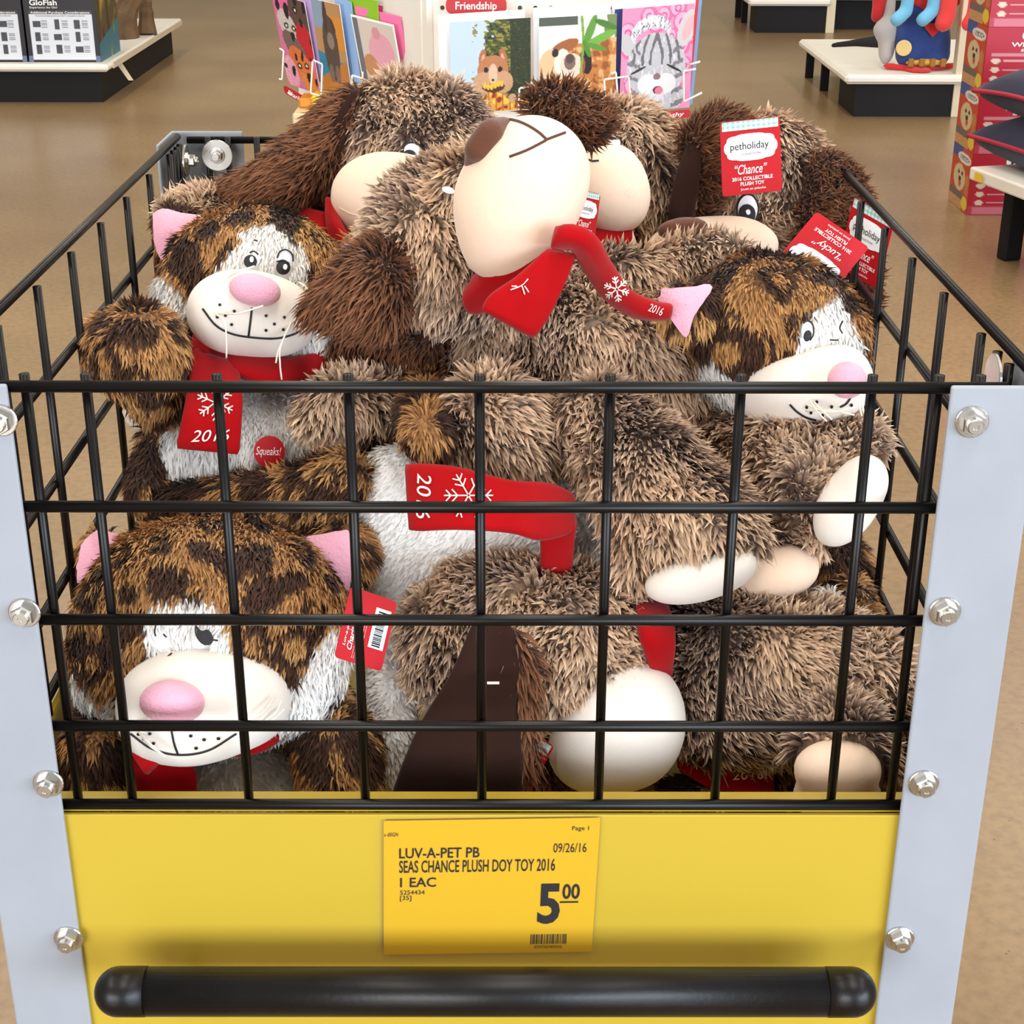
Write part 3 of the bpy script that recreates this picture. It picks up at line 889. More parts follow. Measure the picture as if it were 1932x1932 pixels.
# left face of the rack, turned away
A = P(806, 100, RY + 0.09); Bq = P(560, 100, RY + 0.42)
ax = (Bq - A); ax[2] = 0; L_ = np.linalg.norm(ax); ax /= L_
nrm_ = np.array([-ax[1], ax[0], 0]); 
V = []
for z in (pb1[2] - 0.1, pb0[2]):
    for p in (A, Bq):
        for q in (0, 0.012):
            w = p + nrm_ * q * (1 if nrm_[1] > 0 else -1); V.append((w[0], w[1], z))
part('pegboard', V, rack, M_WHITE, [(0, 1, 3, 2), (4, 6, 7, 5), (0, 2, 6, 4), (1, 5, 7, 3), (0, 4, 5, 1), (2, 3, 7, 6)], smooth=False)
hm = MB()
for i in range(22):
    for j in range(3):
        c = np.array([pb0[0] + 0.012 + i * 0.0254, RY + 0.0995, P(900, 8, RY + 0.1)[2] - j * 0.0254 + 0.02])
        if c[0] < pb1[0] - 0.01:
            hm.lathe(c, (0, -1, 0), [(0.0004, 0.0036), (0.0005, 0)], 12)
hole = hm.part('peg_holes', rack, mat('hole_dark', (70, 66, 66), 0.9)); hole['kind'] = 'stuff'  # flat dark discs on the board, shade of the holes put into colour
def loop(pts, y):
    q = [P(u, v, y) if np.isscalar(y) else P(u, v, yy) for (u, v), yy in zip(pts, [y] * len(pts) if np.isscalar(y) else y)]
    out = []
    for a, b in zip(q[:-1], q[1:]): out += [a * (1 - s) + b * s for s in (0.04, 0.5, 0.96)]
    return MB().tube(out, 0.0016, 8).part('pocket_wire', rack, M_WHITE, True)
loop([(978, 216), (980, 166), (1034, 162)], RY - 0.03); loop([(1004, 215), (1002, 153)], RY - 0.02)
loop([(1142, 205), (1140, 150), (1186, 144), (1190, 200)], RY - 0.03); loop([(1152, 140), (1162, 136), (1166, 190)], RY - 0.02)
loop([(1314, 130), (1290, 134), (1290, 192), (1326, 174)], RY - 0.03); loop([(1322, 116), (1300, 122)], RY - 0.01)
loop([(527, 91), (535, 96), (532, 150), (526, 149)], RY + 0.30); loop([(590, 113), (608, 121), (606, 181), (586, 176), (590, 113)], RY + 0.24)
loop([(664, 160), (664, 142), (684, 148), (684, 135)], RY + 0.16); loop([(541, 174), (580, 192), (582, 200)], RY + 0.30); loop([(604, 212), (606, 202), (622, 208)], RY + 0.26)
def red_label(corners, ys, body, box, sh=0.0):
    f = cardframe(corners, ys)
    o = f.sheet('category_label', rack, mat('label_red', (176, 34, 40), 0.4), f.rrect(0, 0, 1, 1, f.h * 0.42, 8), 0.0, 0.002)
    f.text('lettering', body, box, o, M_WHITEINK, 0.0006, sh, .012)
    return o
red_label([(841, -6), (956, -6), (841, 27)], [RY + 0.07] * 3, 'Friendship', (0.16, 0.28, 0.84, 0.86))
red_label([(1214, 216), (1303, 206), (1215, 231)], [RY - 0.035] * 3, 'Sympathy', (0.1, 0.2, 0.86, 0.85), 0.2)
red_label([(534, 160), (576, 184), (537, 176)], [RY + 0.31, RY + 0.28, RY + 0.31], 'Blank', (0.2, 0.25, 0.8, 0.85), 0.2)
gx0, gx1 = P(800, 100, RY)[0], P(1200, 100, RY)[0]
bx('column', (gx0 + 0.02, RY + 0.12, 0.03), (gx1 - 0.02, RY + 0.34, pb0[2] - 0.05), rack, M_WHITE, 0.004)
MB().lathe((rack.location[0], RY + 0.24, 0.0), (0, 0, 1), [(0, 0), (0, 0.30), (0.025, 0.30), (0.035, 0.27), (0.035, 0)], 40).part('base', rack, M_WHITE)
# tan bin beside the rack
q0, q1 = P(551, 214, RY + 0.2), P(700, 330, RY + 0.2)
cb = thing('display_bin', 'small tan display bin standing below the card rack at left', 'bin', (q0[0] + 0.1, RY + 0.3, 0))
bx('bin_body', (q0[0], RY + 0.2, 0.0), (q1[0], RY + 0.42, q0[2]), cb, mat('tan_board', (214, 190, 142), 0.6, var=.05), 0.003)
MB().lathe(P(560, 262, RY + 0.199), (0, -1, 0), [(0, 0.006), (0.0006, 0)], 12).part('handle_hole', cb, M_BLACKP)  # flat black disc, the hole's inner shade given as colour
q = P(612, 206, RY + 0.28)
yb = thing('yellow_packet', 'bright yellow packet on top of the tan display bin', 'packet', (q[0], q[1], q0[2]))
bx('packet_body', (q[0] - 0.02, q[1] - 0.03, q0[2]), (q[0] + 0.03, q[1] + 0.03, q0[2] + 0.022), yb, mat('yellow_plastic', (240, 200, 20), 0.4), 0.004)
q = P(582, 204, RY + 0.28)
yb = thing('orange_packet', 'small amber packet left of the yellow packet on the tan bin', 'packet', (q[0], q[1], q0[2]))
bx('packet_body', (q[0] - 0.014, q[1] - 0.03, q0[2]), (q[0] + 0.012, q[1] + 0.03, q0[2] + 0.018), yb, mat('amber_plastic', (206, 130, 30), 0.4), 0.004)

GC = 'greeting cards on the rack'
def card(label, corners, ys, fn=None, nx=90, ny=110, border=0.0, rgb=(246, 244, 240), name='greeting_card', cat='greeting card', grp=GC):
    f = cardframe(corners, ys)
    o = f.sheet(name, None, mat('card_%d_%d_%d' % rgb, rgb, 0.5), f.rrect(0, 0, 1, 1, 0.0), 0.0, 0.0012)
    o['label'] = label; o['category'] = cat; o['group'] = grp
    if fn is not None:
        f.raster('picture', o, fn, nx, ny, 0.0006, (border, border, 1 - border, 1 - border))
    return o
def pic_squirrel(A, B):
    c = fill(len(A), (196, 216, 232)); n = pnoise(A, B, 30, 3); n2 = pnoise(A, B, 80, 4)
    n3 = pnoise(A, B, 160, 9); tree = (A + 0.10 * n + .05 * n2 + .03 * n3 > 0.42 - 0.35 * (B - 0.3)) & (B < 0.9); n2 = .6 * n2 + .7 * n3 + .3 * n
    put(c, tree, (74, 84, 34)); put(c, tree & (n2 > 0.5), (150, 142, 52)); put(c, tree & (n2 < -0.5), (34, 42, 20)); put(c, tree & (A > 0.75) & (n2 > -0.3), (40, 50, 24))
    put(c, ell(A, B, 0.52, 0.86, 0.17, 0.22), (176, 122, 76), .15)
    corn = (B > 0.84 + 0.05 * np.sin(A * 9)); k = pnoise(A * 6, B * 6, 11, 8)
    put(c, corn, (226, 160, 40)); put(c, corn & (k > 0.4), (244, 208, 90)); put(c, corn & (k < -0.5), (150, 40, 24)); put(c, corn & (np.sin(A * 70) > 0.8), (190, 100, 24))
    A = 0.53 + (A - 0.53) / 1.25; B = 0.66 + (B - 0.66) / 1.15
    for s in (-1, 1):
        put(c, ell(A, B, 0.53 + s * 0.105, 0.44, 0.035, 0.085, -12 * s), (184, 110, 70)); put(c, ell(A, B, 0.53 + s * 0.10, 0.455, 0.016, 0.05, -12 * s), (226, 170, 140))
    put(c, ell(A, B, 0.53, 0.56, 0.155, 0.14), (190, 124, 80), .1)
    put(c, ell(A, B, 0.43, 0.68, 0.10, 0.105), (206, 158, 118), .1); put(c, ell(A, B, 0.63, 0.68, 0.10, 0.105), (206, 158, 118), .1)
    put(c, ell(A, B, 0.53, 0.60, 0.045, 0.10), (226, 190, 160))
    put(c, ell(A, B, 0.46, 0.555, 0.022, 0.026), (24, 16, 14)); put(c, ell(A, B, 0.60, 0.555, 0.022, 0.026), (24, 16, 14))
    put(c, ell(A, B, 0.53, 0.72, 0.115, 0.055) & (B > 0.69), (80, 40, 24))
    for i in range(6): put(c, ell(A, B, 0.445 + 0.034 * i, 0.705 + 0.014 * math.sin(i * 1.0), 0.019, 0.030), (240, 190, 60))
    put(c, ell(A, B, 0.53, 0.655, 0.014, 0.012), (60, 30, 26))
    for s in (-1, 1): put(c, ell(A, B, 0.53 + s * 0.19, 0.84, 0.04, 0.045), (206, 160, 120))
    return c
def pic_dog(A, B):
    c = fill(len(A), (240, 236, 228)); n = pnoise(A, B, 34, 13); n2 = pnoise(A, B, 110, 14)
    put(c, (B < 0.09), (84, 92, 80)); put(c, (B < 0.09) & (A > 0.5), (226, 226, 220))
    put(c, (A + 0.05 * n > 0.90) & (B < 0.45), (120, 140, 84)); put(c, B > .92, (150, 150, 90))
    B0 = B; B = B + 0.13
    d = ell(A, B, 0.80, 0.72, 0.55, 0.34, -14) | ell(A, B, .42, .62, .36, .20, -10); put(c, d, (204, 128, 60), .1); put(c, d & (n + .4 * n2 > 0.6), (160, 86, 38), .1); put(c, d & (n + .4 * n2 < -0.6), (234, 184, 124), .1)
    put(c, ell(A, B, 0.32, 0.45, 0.20, 0.07, -20), (168, 98, 52), .15)
    put(c, ell(A, B, 0.16, 0.66, 0.17, 0.20), (236, 196, 150), .08); put(c, ell(A, B, .30, .60, .10, .14, 10), (246, 236, 220), .05)
    put(c, ell(A, B, 0.42, 0.64, 0.15, 0.13), (236, 216, 196), .06); put(c, ell(A, B, 0.40, 0.60, 0.075, 0.085), (132, 104, 96), .1); put(c, ell(A, B, 0.40, 0.57, 0.05, 0.05), (90, 66, 62))
    put(c, ell(A, B, 0.21, 0.50, 0.045, 0.045), (50, 30, 24)); put(c, ell(A, B, 0.61, 0.60, 0.075, 0.14, -10), (36, 20, 22)); put(c, ell(A, B, 0.57, 0.64, 0.03, 0.08), (176, 72, 62))
    B = B0; put(c, (np.abs(A - 0.55 - 0.02 * np.sin(B * 6)) < 0.016) & (B < .6), (126, 170, 66))
    for (u, v, ru, rv, ro, k) in ((.66, .16, .05, .18, 25, (100, 156, 56)), (.80, .24, .22, .045, -20, (120, 176, 66)), (.62, .34, .035, .10, -25, (84, 140, 44)), (.86, .10, .16, .035, 18, (76, 128, 44)), (.74, .33, .14, .03, 15, (92, 150, 52))):
        put(c, ell(A, B, u, v, ru, rv, ro), k, .1)
    return c
def pic_kitten(A, B):
    c = fill(len(A), (236, 150, 188)); n = pnoise(A, B, 28, 23)
    r = np.random.default_rng(3)
    for i in range(26):
        u, v = r.random(2); k = 0.09 + 0.05 * r.random()
        put(c, ell(A, B, u, v, k, k * 0.8), (226, 110, 160)); put(c, ell(A, B, u - .01, v - .01, k * 0.75, k * 0.6), (246, 178, 208)); put(c, ell(A, B, u, v, k * 0.4, k * 0.32), (214, 90, 146)); put(c, ell(A, B, u, v, k * 0.22, k * 0.17), (244, 170, 204))
    A = 0.5 + (A - 0.5) / 1.15; B = 0.6 + (B - 0.6) / 1.1
    put(c, ell(A, B, 0.86, 0.26, 0.10, 0.17, 28), (214, 206, 206)); put(c, ell(A, B, 0.87, 0.26, 0.055, 0.12, 28), (232, 182, 186)); put(c, ell(A, B, 0.16, 0.38, 0.17, 0.08, 30), (206, 200, 202))
    g_ = pnoise(A, B, 130, 77); f = ell(A, B, 0.50, 0.58, 0.36, 0.30) | ell(A, B, 0.52, 0.85, 0.34, 0.16)
    put(c, f, (200, 198, 202), .12); put(c, f & (g_ > .8), (226, 224, 228), .1)
    st = f & (np.sin(np.abs(A - 0.5) * 62 + 3 * np.sin(B * 9)) + .35 * g_ > 0.55) & (B < 0.56); put(c, st, (112, 108, 112), .25)
    st = f & (np.abs(A - 0.5) > 0.2) & (np.sin(B * 52 + np.abs(A - .5) * 16) + .35 * g_ > 0.6); put(c, st, (128, 124, 128), .25)
    put(c, ell(A, B, 0.41, 0.73, 0.13, 0.09), (240, 238, 240)); put(c, ell(A, B, 0.62, 0.73, 0.13, 0.09), (240, 238, 240)); put(c, ell(A, B, 0.52, 0.82, 0.09, 0.06), (226, 222, 226))
    for u, ro in ((0.28, -18), (0.72, 22)): put(c, ell(A, B, u, 0.60, 0.10, 0.012, ro), (40, 34, 38))
    put(c, ell(A, B, 0.515, 0.665, 0.045, 0.030), (150, 110, 116)); put(c, ell(A, B, 0.53, 0.785, 0.06, 0.035), (70, 40, 48)); put(c, ell(A, B, 0.545, 0.79, 0.05, 0.032), (232, 120, 150))
    band = ell(A, B, 0.42, 0.27, 0.24, 0.14, -8) & ~ell(A, B, 0.43, 0.37, 0.22, 0.13, -8); put(c, band, (206, 206, 214)); put(c, band & (pnoise(A, B, 200, 31) > 0.1), (255, 255, 255)); put(c, band & (pnoise(A, B, 200, 37) < -0.7), (120, 116, 130))
    for i in range(5): put(c, ell(A, B, 0.28 + 0.07 * i, 0.155 + 0.03 * abs(i - 2) + 0.0 * i, 0.018, 0.035), (250, 250, 255))
    return c
def pic_collage(A, B):
    c = fill(len(A), (222, 120, 160)); n = pnoise(A, B, 24, 41)
    for (u, v, ru, rv, k) in ((.2, .1, .3, .16, (236, 110, 160)), (.75, .15, .3, .25, (96, 72, 62)), (.35, .33, .3, .16, (210, 196, 190)), (.8, .45, .25, .2, (200, 40, 50)), (.45, .55, .35, .14, (120, 100, 92)), (.6, .75, .4, .18, (226, 120, 60)), (.2, .85, .22, .18, (240, 170, 190)), (.75, .95, .3, .1, (224, 140, 70))):
        m = ell(A, B, u, v, ru, rv, 20); put(c, m, k, .15); put(c, m & (n > 0.8), (40, 30, 30))
    for (u, v) in ((.3, .32), (.52, .33), (.5, .74), (.72, .72), (.66, .12)): put(c, ell(A, B, u, v, .07, .035), (30, 24, 24)); put(c, ell(A, B, u, v, .03, .015), (230, 230, 210))
    return c
def pic_bunny(A, B):
    c = fill(len(A), (196, 150, 96)); put(c, (A < .4) & (B < .3), (150, 170, 190)); put(c, (A > .5) & (B > .15) & (B < .5), (226, 150, 60))
    put(c, B > .55 + .1 * A, (54, 140, 176)); put(c, B > .85 - .25 * A, (200, 130, 60))
    put(c, ell(A, B, .5, .5, .26, .36), (92, 76, 68), .2); put(c, ell(A, B, .42, .16, .07, .18, 8), (80, 64, 58)); put(c, ell(A, B, .66, .25, .05, .1, -40), (80, 64, 58)); put(c, ell(A, B, .52, .42, .12, .09), (150, 130, 116), .1); put(c, ell(A, B, .4, .78, .08, .1), (130, 110, 100)); put(c, ell(A, B, .62, .78, .08, .1), (130, 110, 100))
    return c
def pic_pink(A, B):
    c = fill(len(A), (228, 214, 202)); put(c, ell(A, B, .62, .5, .32, .34, 20), (240, 176, 190), .05); put(c, ell(A, B, .55, .18, .1, .1), (226, 160, 170)); put(c, ell(A, B, .3, .75, .18, .2, -30), (206, 150, 104), .12); put(c, ell(A, B, .75, .85, .16, .14), (214, 170, 140), .1); put(c, (A < .12), (120, 120, 126))
    return c
y0 = RY
card('white envelope standing behind the squirrel card', [(826, 28), (990, 18), (832, 205)], [y0 + .012] * 3, rgb=(238, 240, 248), name='envelope', cat='envelope', grp='envelopes on the rack')
card('greeting card of a chubby-cheeked squirrel holding corn', [(848, 42), (1001, 33), (852, 214)], [y0] * 3, pic_squirrel, 110, 130, .0)
card('white envelope standing behind the orange dog card', [(1006, 15), (1152, 4), (1008, 200)], [y0 + .012] * 3, rgb=(240, 240, 246), name='envelope', cat='envelope', grp='envelopes on the rack')
card('greeting card of an orange and white dog with green stem', [(1017, 34), (1164, 26), (1017, 214)], [y0] * 3, pic_dog, 110, 130)
card('dark blue card edge standing between the dog and kitten cards', [(1160, 18), (1180, 16), (1156, 205)], [y0 + .006] * 3, rgb=(36, 46, 110))
card('white envelope peeking above the kitten card', [(1154, 3), (1300, -6), (1160, 190)], [y0 + .02] * 3, rgb=(236, 238, 248), name='envelope', cat='envelope', grp='envelopes on the rack')
card('greeting card of a grey kitten wearing a tiara among pink roses', [(1175, 17), (1311, 6), (1168, 213)], [y0 - .004] * 3, pic_kitten, 120, 140)
for i, (u, rgb, lb) in enumerate(((1313, (236, 236, 244), 'white envelope edge right of the kitten card'), (1319, (206, 50, 50), 'thin red card edge right of the kitten card'), (1325, (120, 160, 206), 'pale blue envelope at the right end of the card rack'))):
    card(lb, [(u - 12, 0), (u, -4), (u - 30, 200)], [y0 + .02 + .012 * i] * 3, rgb=rgb, name='envelope', cat='envelope', grp='envelopes on the rack')
card('greeting card collage of kittens on pink, leftmost on the rack', [(512, -14), (574, 4), (544, 158)], [y0 + .36, y0 + .30, y0 + .36], pic_collage, 60, 100)
card('lilac envelope behind the kitten collage card', [(560, -10), (584, -4), (590, 150)], [y0 + .33, y0 + .30, y0 + .33], rgb=(190, 160, 214), name='envelope', cat='envelope', grp='envelopes on the rack')
card('greeting card of a dark furry bunny on orange and blue', [(586, -3), (640, 9), (612, 170)], [y0 + .28, y0 + .22, y0 + .28], pic_bunny, 60, 100)
card('pale blue envelope behind the bunny card', [(630, -8), (662, 4), (650, 150)], [y0 + .26, y0 + .21, y0 + .26], rgb=(150, 186, 232), name='envelope', cat='envelope', grp='envelopes on the rack')
card('pale pink greeting card with a furry paw on its cover', [(661, 27), (742, 47), (684, 150)], [y0 + .20, y0 + .13, y0 + .20], pic_pink, 60, 90, .03)
card('nearer hot pink envelope behind the pale pink card', [(669, 11), (755, 32), (690, 140)], [y0 + .21, y0 + .14, y0 + .21], rgb=(240, 120, 170), name='envelope', cat='envelope', grp='envelopes on the rack')
card('farther hot pink envelope nearest the pegboard corner', [(711, 9), (788, 27), (722, 130)], [y0 + .20, y0 + .135, y0 + .20], rgb=(226, 64, 140), name='envelope', cat='envelope', grp='envelopes on the rack')
card('lime green envelope at the top of the left rack face', [(644, -12), (712, 2), (648, 40)], [y0 + .24, y0 + .17, y0 + .24], rgb=(140, 190, 40), name='envelope', cat='envelope', grp='envelopes on the rack')
card('lilac envelope edge beside the hot pink envelope', [(784, 75), (802, 79), (786, 140)], [y0 + .12, y0 + .105, y0 + .12], rgb=(214, 160, 210), name='envelope', cat='envelope', grp='envelopes on the rack')

# ---------------------------------------------------------------- shelf at upper left with aquarium kits
def fpt(u, v, z=0.0): return PZ(u, v, z)
a = fpt(195, 193); GX, GY = a[0], a[1]
sh = thing('gondola_shelf', 'low white shelf deck on a black plinth at upper left', 'shelf', (GX - 0.6, GY + 0.6, 0))
DKZ = PZ(200, 128, 0.0)[2]
dz0, dz1 = 0.150, 0.185
bx('plinth', (GX - 1.6, GY, 0), (GX, GY + 1.75, dz0), sh, M_BLACKP)
bx('deck', (GX - 1.6, GY - 0.05, dz0), (GX + 0.05, GY + 1.85, dz1), sh, M_WHITE, 0.012)
bx('price_rail', (GX + 0.05, GY + 0.05, dz0 + 0.004), (GX + 0.056, GY + 1.8, dz1 - 0.004), sh, M_CREAM)
def box_print(kind):
    def f(A, B):
        c = fill(len(A), (24, 22, 26))
        pan = (A > .06) & (A < .94) & (B > .42) & (B < .97); put(c, pan, (236, 240, 248))
        put(c, (A > .06) & (A < .94) & (B > .42) & (B < .46), (60, 60, 66))
        n = pnoise(A * 8, B * 8, 14, kind)
        for i in range(3):
            for j in range(3):
                u, v = .14 + .28 * i, .575 + .14 * j
                w, h = ((.04, .05), (.055, .035), (.035, .055))[(i + 2 * j + kind) % 3]
                put(c, (np.abs(A - u - .02) < w) & (np.abs(B - v) < h), (70, 72, 80), .5)
                for k in range(4):
                    put(c, (A > u + .085) & (A < u + .17) & (np.abs(B - v + .035 - .022 * k) < .006), (150, 154, 166))
        put(c, (B > .93) & ((A < .06) | (A > .94)), (110, 120, 150))
        return c
    return f
def side_print(A, B):
    c = fill(len(A), (92, 74, 46)); n = pnoise(A, B, 22, 3)
    put(c, (n > .4), (120, 110, 40)); put(c, n < -.6, (60, 46, 34)); put(c, B > .8 - .2 * A, (54, 120, 140)); put(c, (B > .5) & (n > .9), (90, 150, 60)); put(c, (n > 1.1), (190, 150, 50))
    return c
kw = 0.345
for i, lb in enumerate(('black aquarium kit box with a white product panel, nearest the shelf corner', 'black aquarium kit box with a white product panel, cut by the left edge')):
    x1 = GX - 0.0 - i * (kw + 0.01); x0 = x1 - kw; fy = GY + 0.03; zt = dz1 + 0.415
    k = thing('aquarium_kit_box', lb, 'box', ((x0 + x1) / 2, fy + .15, dz1), 'boxed aquarium kits')
    bx('carton', (x0, fy, dz1), (x1, fy + 0.42, zt), k, mat('black_carton', (30, 28, 32), 0.45))
    f = Frame((x0, fy, zt), (x1, fy, zt), (x0, fy, dz1))
    f.raster('front_print', k, box_print(i + 1), 120, 160, 0.001)
    f.text('lettering', 'GloFish', (.09, .30, .47, .365), k, M_WHITEINK, 0.002, 0, .02)
    f.text('lettering', 'Experience the Glo!', (.09, .375, .47, .405), k, M_WHITEINK, 0.002)
    f.text('lettering', 'Additional Purchase Considerations', (.09, .43, .91, .455), k, M_WHITEINK, 0.002, 0, .01)
    f.text('lettering', 'Recommended products NOT included in this kit', (.16, .472, .84, .492), k, M_INK, 0.002)
    if i == 0:
        g = Frame((x1, fy, zt), (x1, fy + .42, zt), (x1, fy, dz1))
        g.raster('side_print', k, side_print, 60, 90, 0.001)
drw = thing('driftwood_ornament', 'brown driftwood aquarium ornament with green plastic leaves on the left shelf', 'ornament', (GX - 0.05, GY + 0.95, dz1), None)
MB().tube(catmull([(GX - 0.1, GY + .95, dz1), (GX - 0.08, GY + .95, dz1 + .12), (GX - 0.03, GY + 1.0, dz1 + .24), (GX - .06, GY + 1.0, dz1 + .4)], 10), [.09, .085, .075, .07, .06, .065, .06, .05, .045, .03], 9).part('driftwood', drw, mat('driftwood_brown', (104, 78, 50), .8, var=.3, vscale=14))
MB().tube(catmull([(GX + 0.0, GY + 1.1, dz1), (GX - 0.0, GY + 1.12, dz1 + .1), (GX + .01, GY + 1.12, dz1 + .2)], 8), [.055, .05, .045, .04, .04, .03, .03, .02], 9).part('driftwood', drw, mat('driftwood_brown'))
r = np.random.default_rng(9)
for i in range(9):
    b = np.array([GX - 0.02 + .03 * r.normal(), GY + 1.05, dz1 + .14]); tip = b + np.array([.06 * r.normal(), .03 * r.normal(), .16 + .1 * r.random()]); mid = (b + tip) / 2 + np.array([.03 * r.normal(), 0, .02])
    s = np.array([.014, .0, .004])
    part('leaf', [b, mid - s, mid + s, tip, mid + np.array([0, -.006, 0])], drw, mat('plastic_leaf_green', (60, 120, 50), .5, var=.3), None, [(0, 1, 4), (0, 4, 2), (1, 3, 4), (4, 3, 2)], smooth=False)
q = PZ(222, 125, 0.14)
tg = thing('shelf_ticket', 'small price ticket hanging from the left shelf edge', 'ticket', q)
part('ticket_card', [q + np.array(v) for v in ((-.01, 0, .02), (.02, 0, .02), (.07, .01, -.07), (.045, .01, -.07), (-.01, .002, .02), (.02, .002, .02), (.07, .012, -.07), (.045, .012, -.07))], tg, mat('ticket_cream', (226, 206, 176), .5), [(0, 1, 2, 3), (7, 6, 5, 4), (0, 4, 5, 1), (1, 5, 6, 2), (2, 6, 7, 3), (3, 7, 4, 0)], smooth=False)

# ---------------------------------------------------------------- shelves at upper right
def low_shelf(name_label, u0, u1, vfloor, lenb, zk, zt, extra=0.6):
    a = fpt(u0, vfloor); b = fpt(u1, vfloor)
    s = thing('gondola_shelf', name_label, 'shelf', ((a[0] + b[0]) / 2, a[1] + lenb / 2, 0))
    bx('plinth', (a[0], a[1], 0), (b[0] + extra, a[1] + lenb * 0.30, zk), s, M_BLACKP)
    bx('deck', (a[0] - 0.06, a[1] - 0.04, zk), (b[0] + extra, a[1] + lenb, zt), s, M_WHITE, 0.014)
    for yy in (0.62, 0.97):
        bx('deck_leg', (a[0] - 0.02, a[1] + lenb * yy - 0.03, 0), (a[0] + 0.02, a[1] + lenb * yy, zk), s, M_BLACKP)
    bx('end_upright', (b[0], a[1] - 0.012, 0), (b[0] + 0.055, a[1] + 0.05, 1.9), s, M_CREAM, 0.002)
    return s, a, b
s1, a1, b1 = low_shelf('white low shelf with black plinth at upper right under the blue pet costume', 1610, 1792, 220, 1.25, 0.152, 0.195)
s2, a2, b2 = low_shelf('farthest low white shelf with black plinth at the top edge', 1425, 1556, 62, 0.9, 0.17, 0.215, 0.02)
bx('dark_recess', (b2[0] + 0.06, a2[1] + 0.2, 0.0), (b2[0] + 0.55, a2[1] + 0.5, 1.4), s2, M_BLACKP)  # solid black block beyond the upright
yt = thing('yellow_toy_pack', 'small yellow toy pack on the farthest shelf at the top edge', 'packet', (b2[0] + 0.16, a2[1] + 0.15, 0.24))
bx('pack_body', (b2[0] + 0.08, a2[1] + 0.08, 0.24), (b2[0] + 0.28, a2[1] + 0.18, 0.36), yt, mat('yellow_plastic'), 0.01)
bx('pack_shelf', (b2[0] + 0.06, a2[1] + 0.05, 0.20), (b2[0] + 0.5, a2[1] + 0.5, 0.24), s2, M_WHITE)
# hanging pet costumes: a blue one with a yellow belt and red cape, a red plush pair above
cx, cy_ = PZ(1737, 128, 0.2)[:2]
M_BLUE = mat('royal_blue_fleece', (32, 58, 120), .9, sheen=.2, bump=.3, bscale=120, var=.12, vscale=18)
M_CRED = mat('costume_red', (196, 36, 40), .9, sheen=.2, bump=.3, bscale=120, var=.1, vscale=18)
M_CYEL = mat('costume_yellow', (206, 160, 60), .8, var=.1, vscale=30)
M_LBLUE = mat('pale_blue_plush', (110, 180, 214), .9, sheen=.3)
def W(*pts): return ('c', np.array([p[:3] for p in pts], float), np.array([p[3] for p in pts], float))
def WE(c, r): return ('e', np.array(c, float), np.eye(3), np.array(r, float))
def softw(name, bl, m, parent, h=0.012, k=0.03, warp=0.0):
    V, F, N = surf(bl, h, k, warp, 5); return part(name, V, parent, m, F)
pc = thing('pet_costume', 'blue pet costume with yellow belt and red cape hem above the low shelf', 'costume', (cx, cy_, 0.2))
softw('costume_body', [WE((cx, cy_, .33), (.128, .075, .15)), WE((cx, cy_, .25), (.125, .085, .06)), W((cx - .07, cy_ - .03, .45, .05), (cx + .07, cy_ - .03, .45, .05))], M_BLUE, pc, warp=.008)
softw('belt', [WE((cx, cy_ - .02, .236), (.122, .082, .024))], M_CYEL, pc)
for i in range(4):
    bx('belt_fold', (cx - .085 + i * .05, cy_ - .107, .218), (cx - .06 + i * .05, cy_ - .092, .256), pc, mat('belt_brown', (150, 104, 40), .8), .004)
softw('cape_hem', [W((cx - .17, cy_ - .03, .212, .016), (cx - .06, cy_ - .06, .205, .018), (cx + .05, cy_ - .05, .208, .016), (cx + .15, cy_ - .02, .212, .016)), WE((cx - .03, cy_ - .10, .203), (.06, .05, .010))], M_CRED, pc)
part('chest_patch', [(cx - .035, cy_ - .092, .41), (cx + .07, cy_ - .092, .41), (cx + .018, cy_ - .092, .35), (cx - .035, cy_ - .07, .41), (cx + .07, cy_ - .07, .41), (cx + .018, cy_ - .07, .35)], pc, M_CRED, [(0, 3, 4, 1), (1, 4, 5, 2), (2, 5, 3, 0)], [(0, 1, 2), (3, 5, 4)], smooth=False)
MB().lathe((cx - .105, cy_ - .07, .30), (-.3, -1, 0), [(0, .036), (.008, .036), (.010, .030), (.010, 0)], 20).part('round_badge', pc, mat('badge_cream', (226, 196, 130), .6))
pc = thing('plush_toy', 'grey and white plush toy hanging left of the blue costume', 'plush toy', (cx - .17, cy_, .22))
softw('toy_body', [WE((cx - .165, cy_ + .02, .30), (.04, .045, .09)), WE((cx - .185, cy_ + .02, .37), (.05, .05, .05)), W((cx - .165, cy_ + .02, .36, .03), (cx - .16, cy_ + .05, .62, .02))], mat('grey_plush', (176, 170, 168), .9, sheen=.3), pc)
for (dx, lb) in ((-.15, 'left pale blue plush foot dangling above the blue costume'), (-.03, 'right pale blue plush foot dangling above the blue costume')):
    o = softw('dangling_plush', [W((cx + dx + .03, cy_ - .13, .58, .03), (cx + dx + .025, cy_ - .13, .47, .03), (cx + dx - .02, cy_ - .15, .435, .032))], M_LBLUE, None)
    o['label'] = lb; o['category'] = 'plush toy'; o['group'] = 'plush feet dangling at upper right'
for (dx, lb) in ((.06, 'left red plush boot dangling at upper right'), (.17, 'right red plush boot dangling at upper right')):
    o = softw('dangling_plush', [W((cx + dx, cy_ - .14, .58, .04), (cx + dx, cy_ - .14, .45, .042), (cx + dx - .015, cy_ - .15, .42, .04))], mat('bright_red_plush', (222, 60, 56), .9, sheen=.3), None)
    o['label'] = lb; o['category'] = 'plush toy'; o['group'] = 'plush boots dangling at upper right'
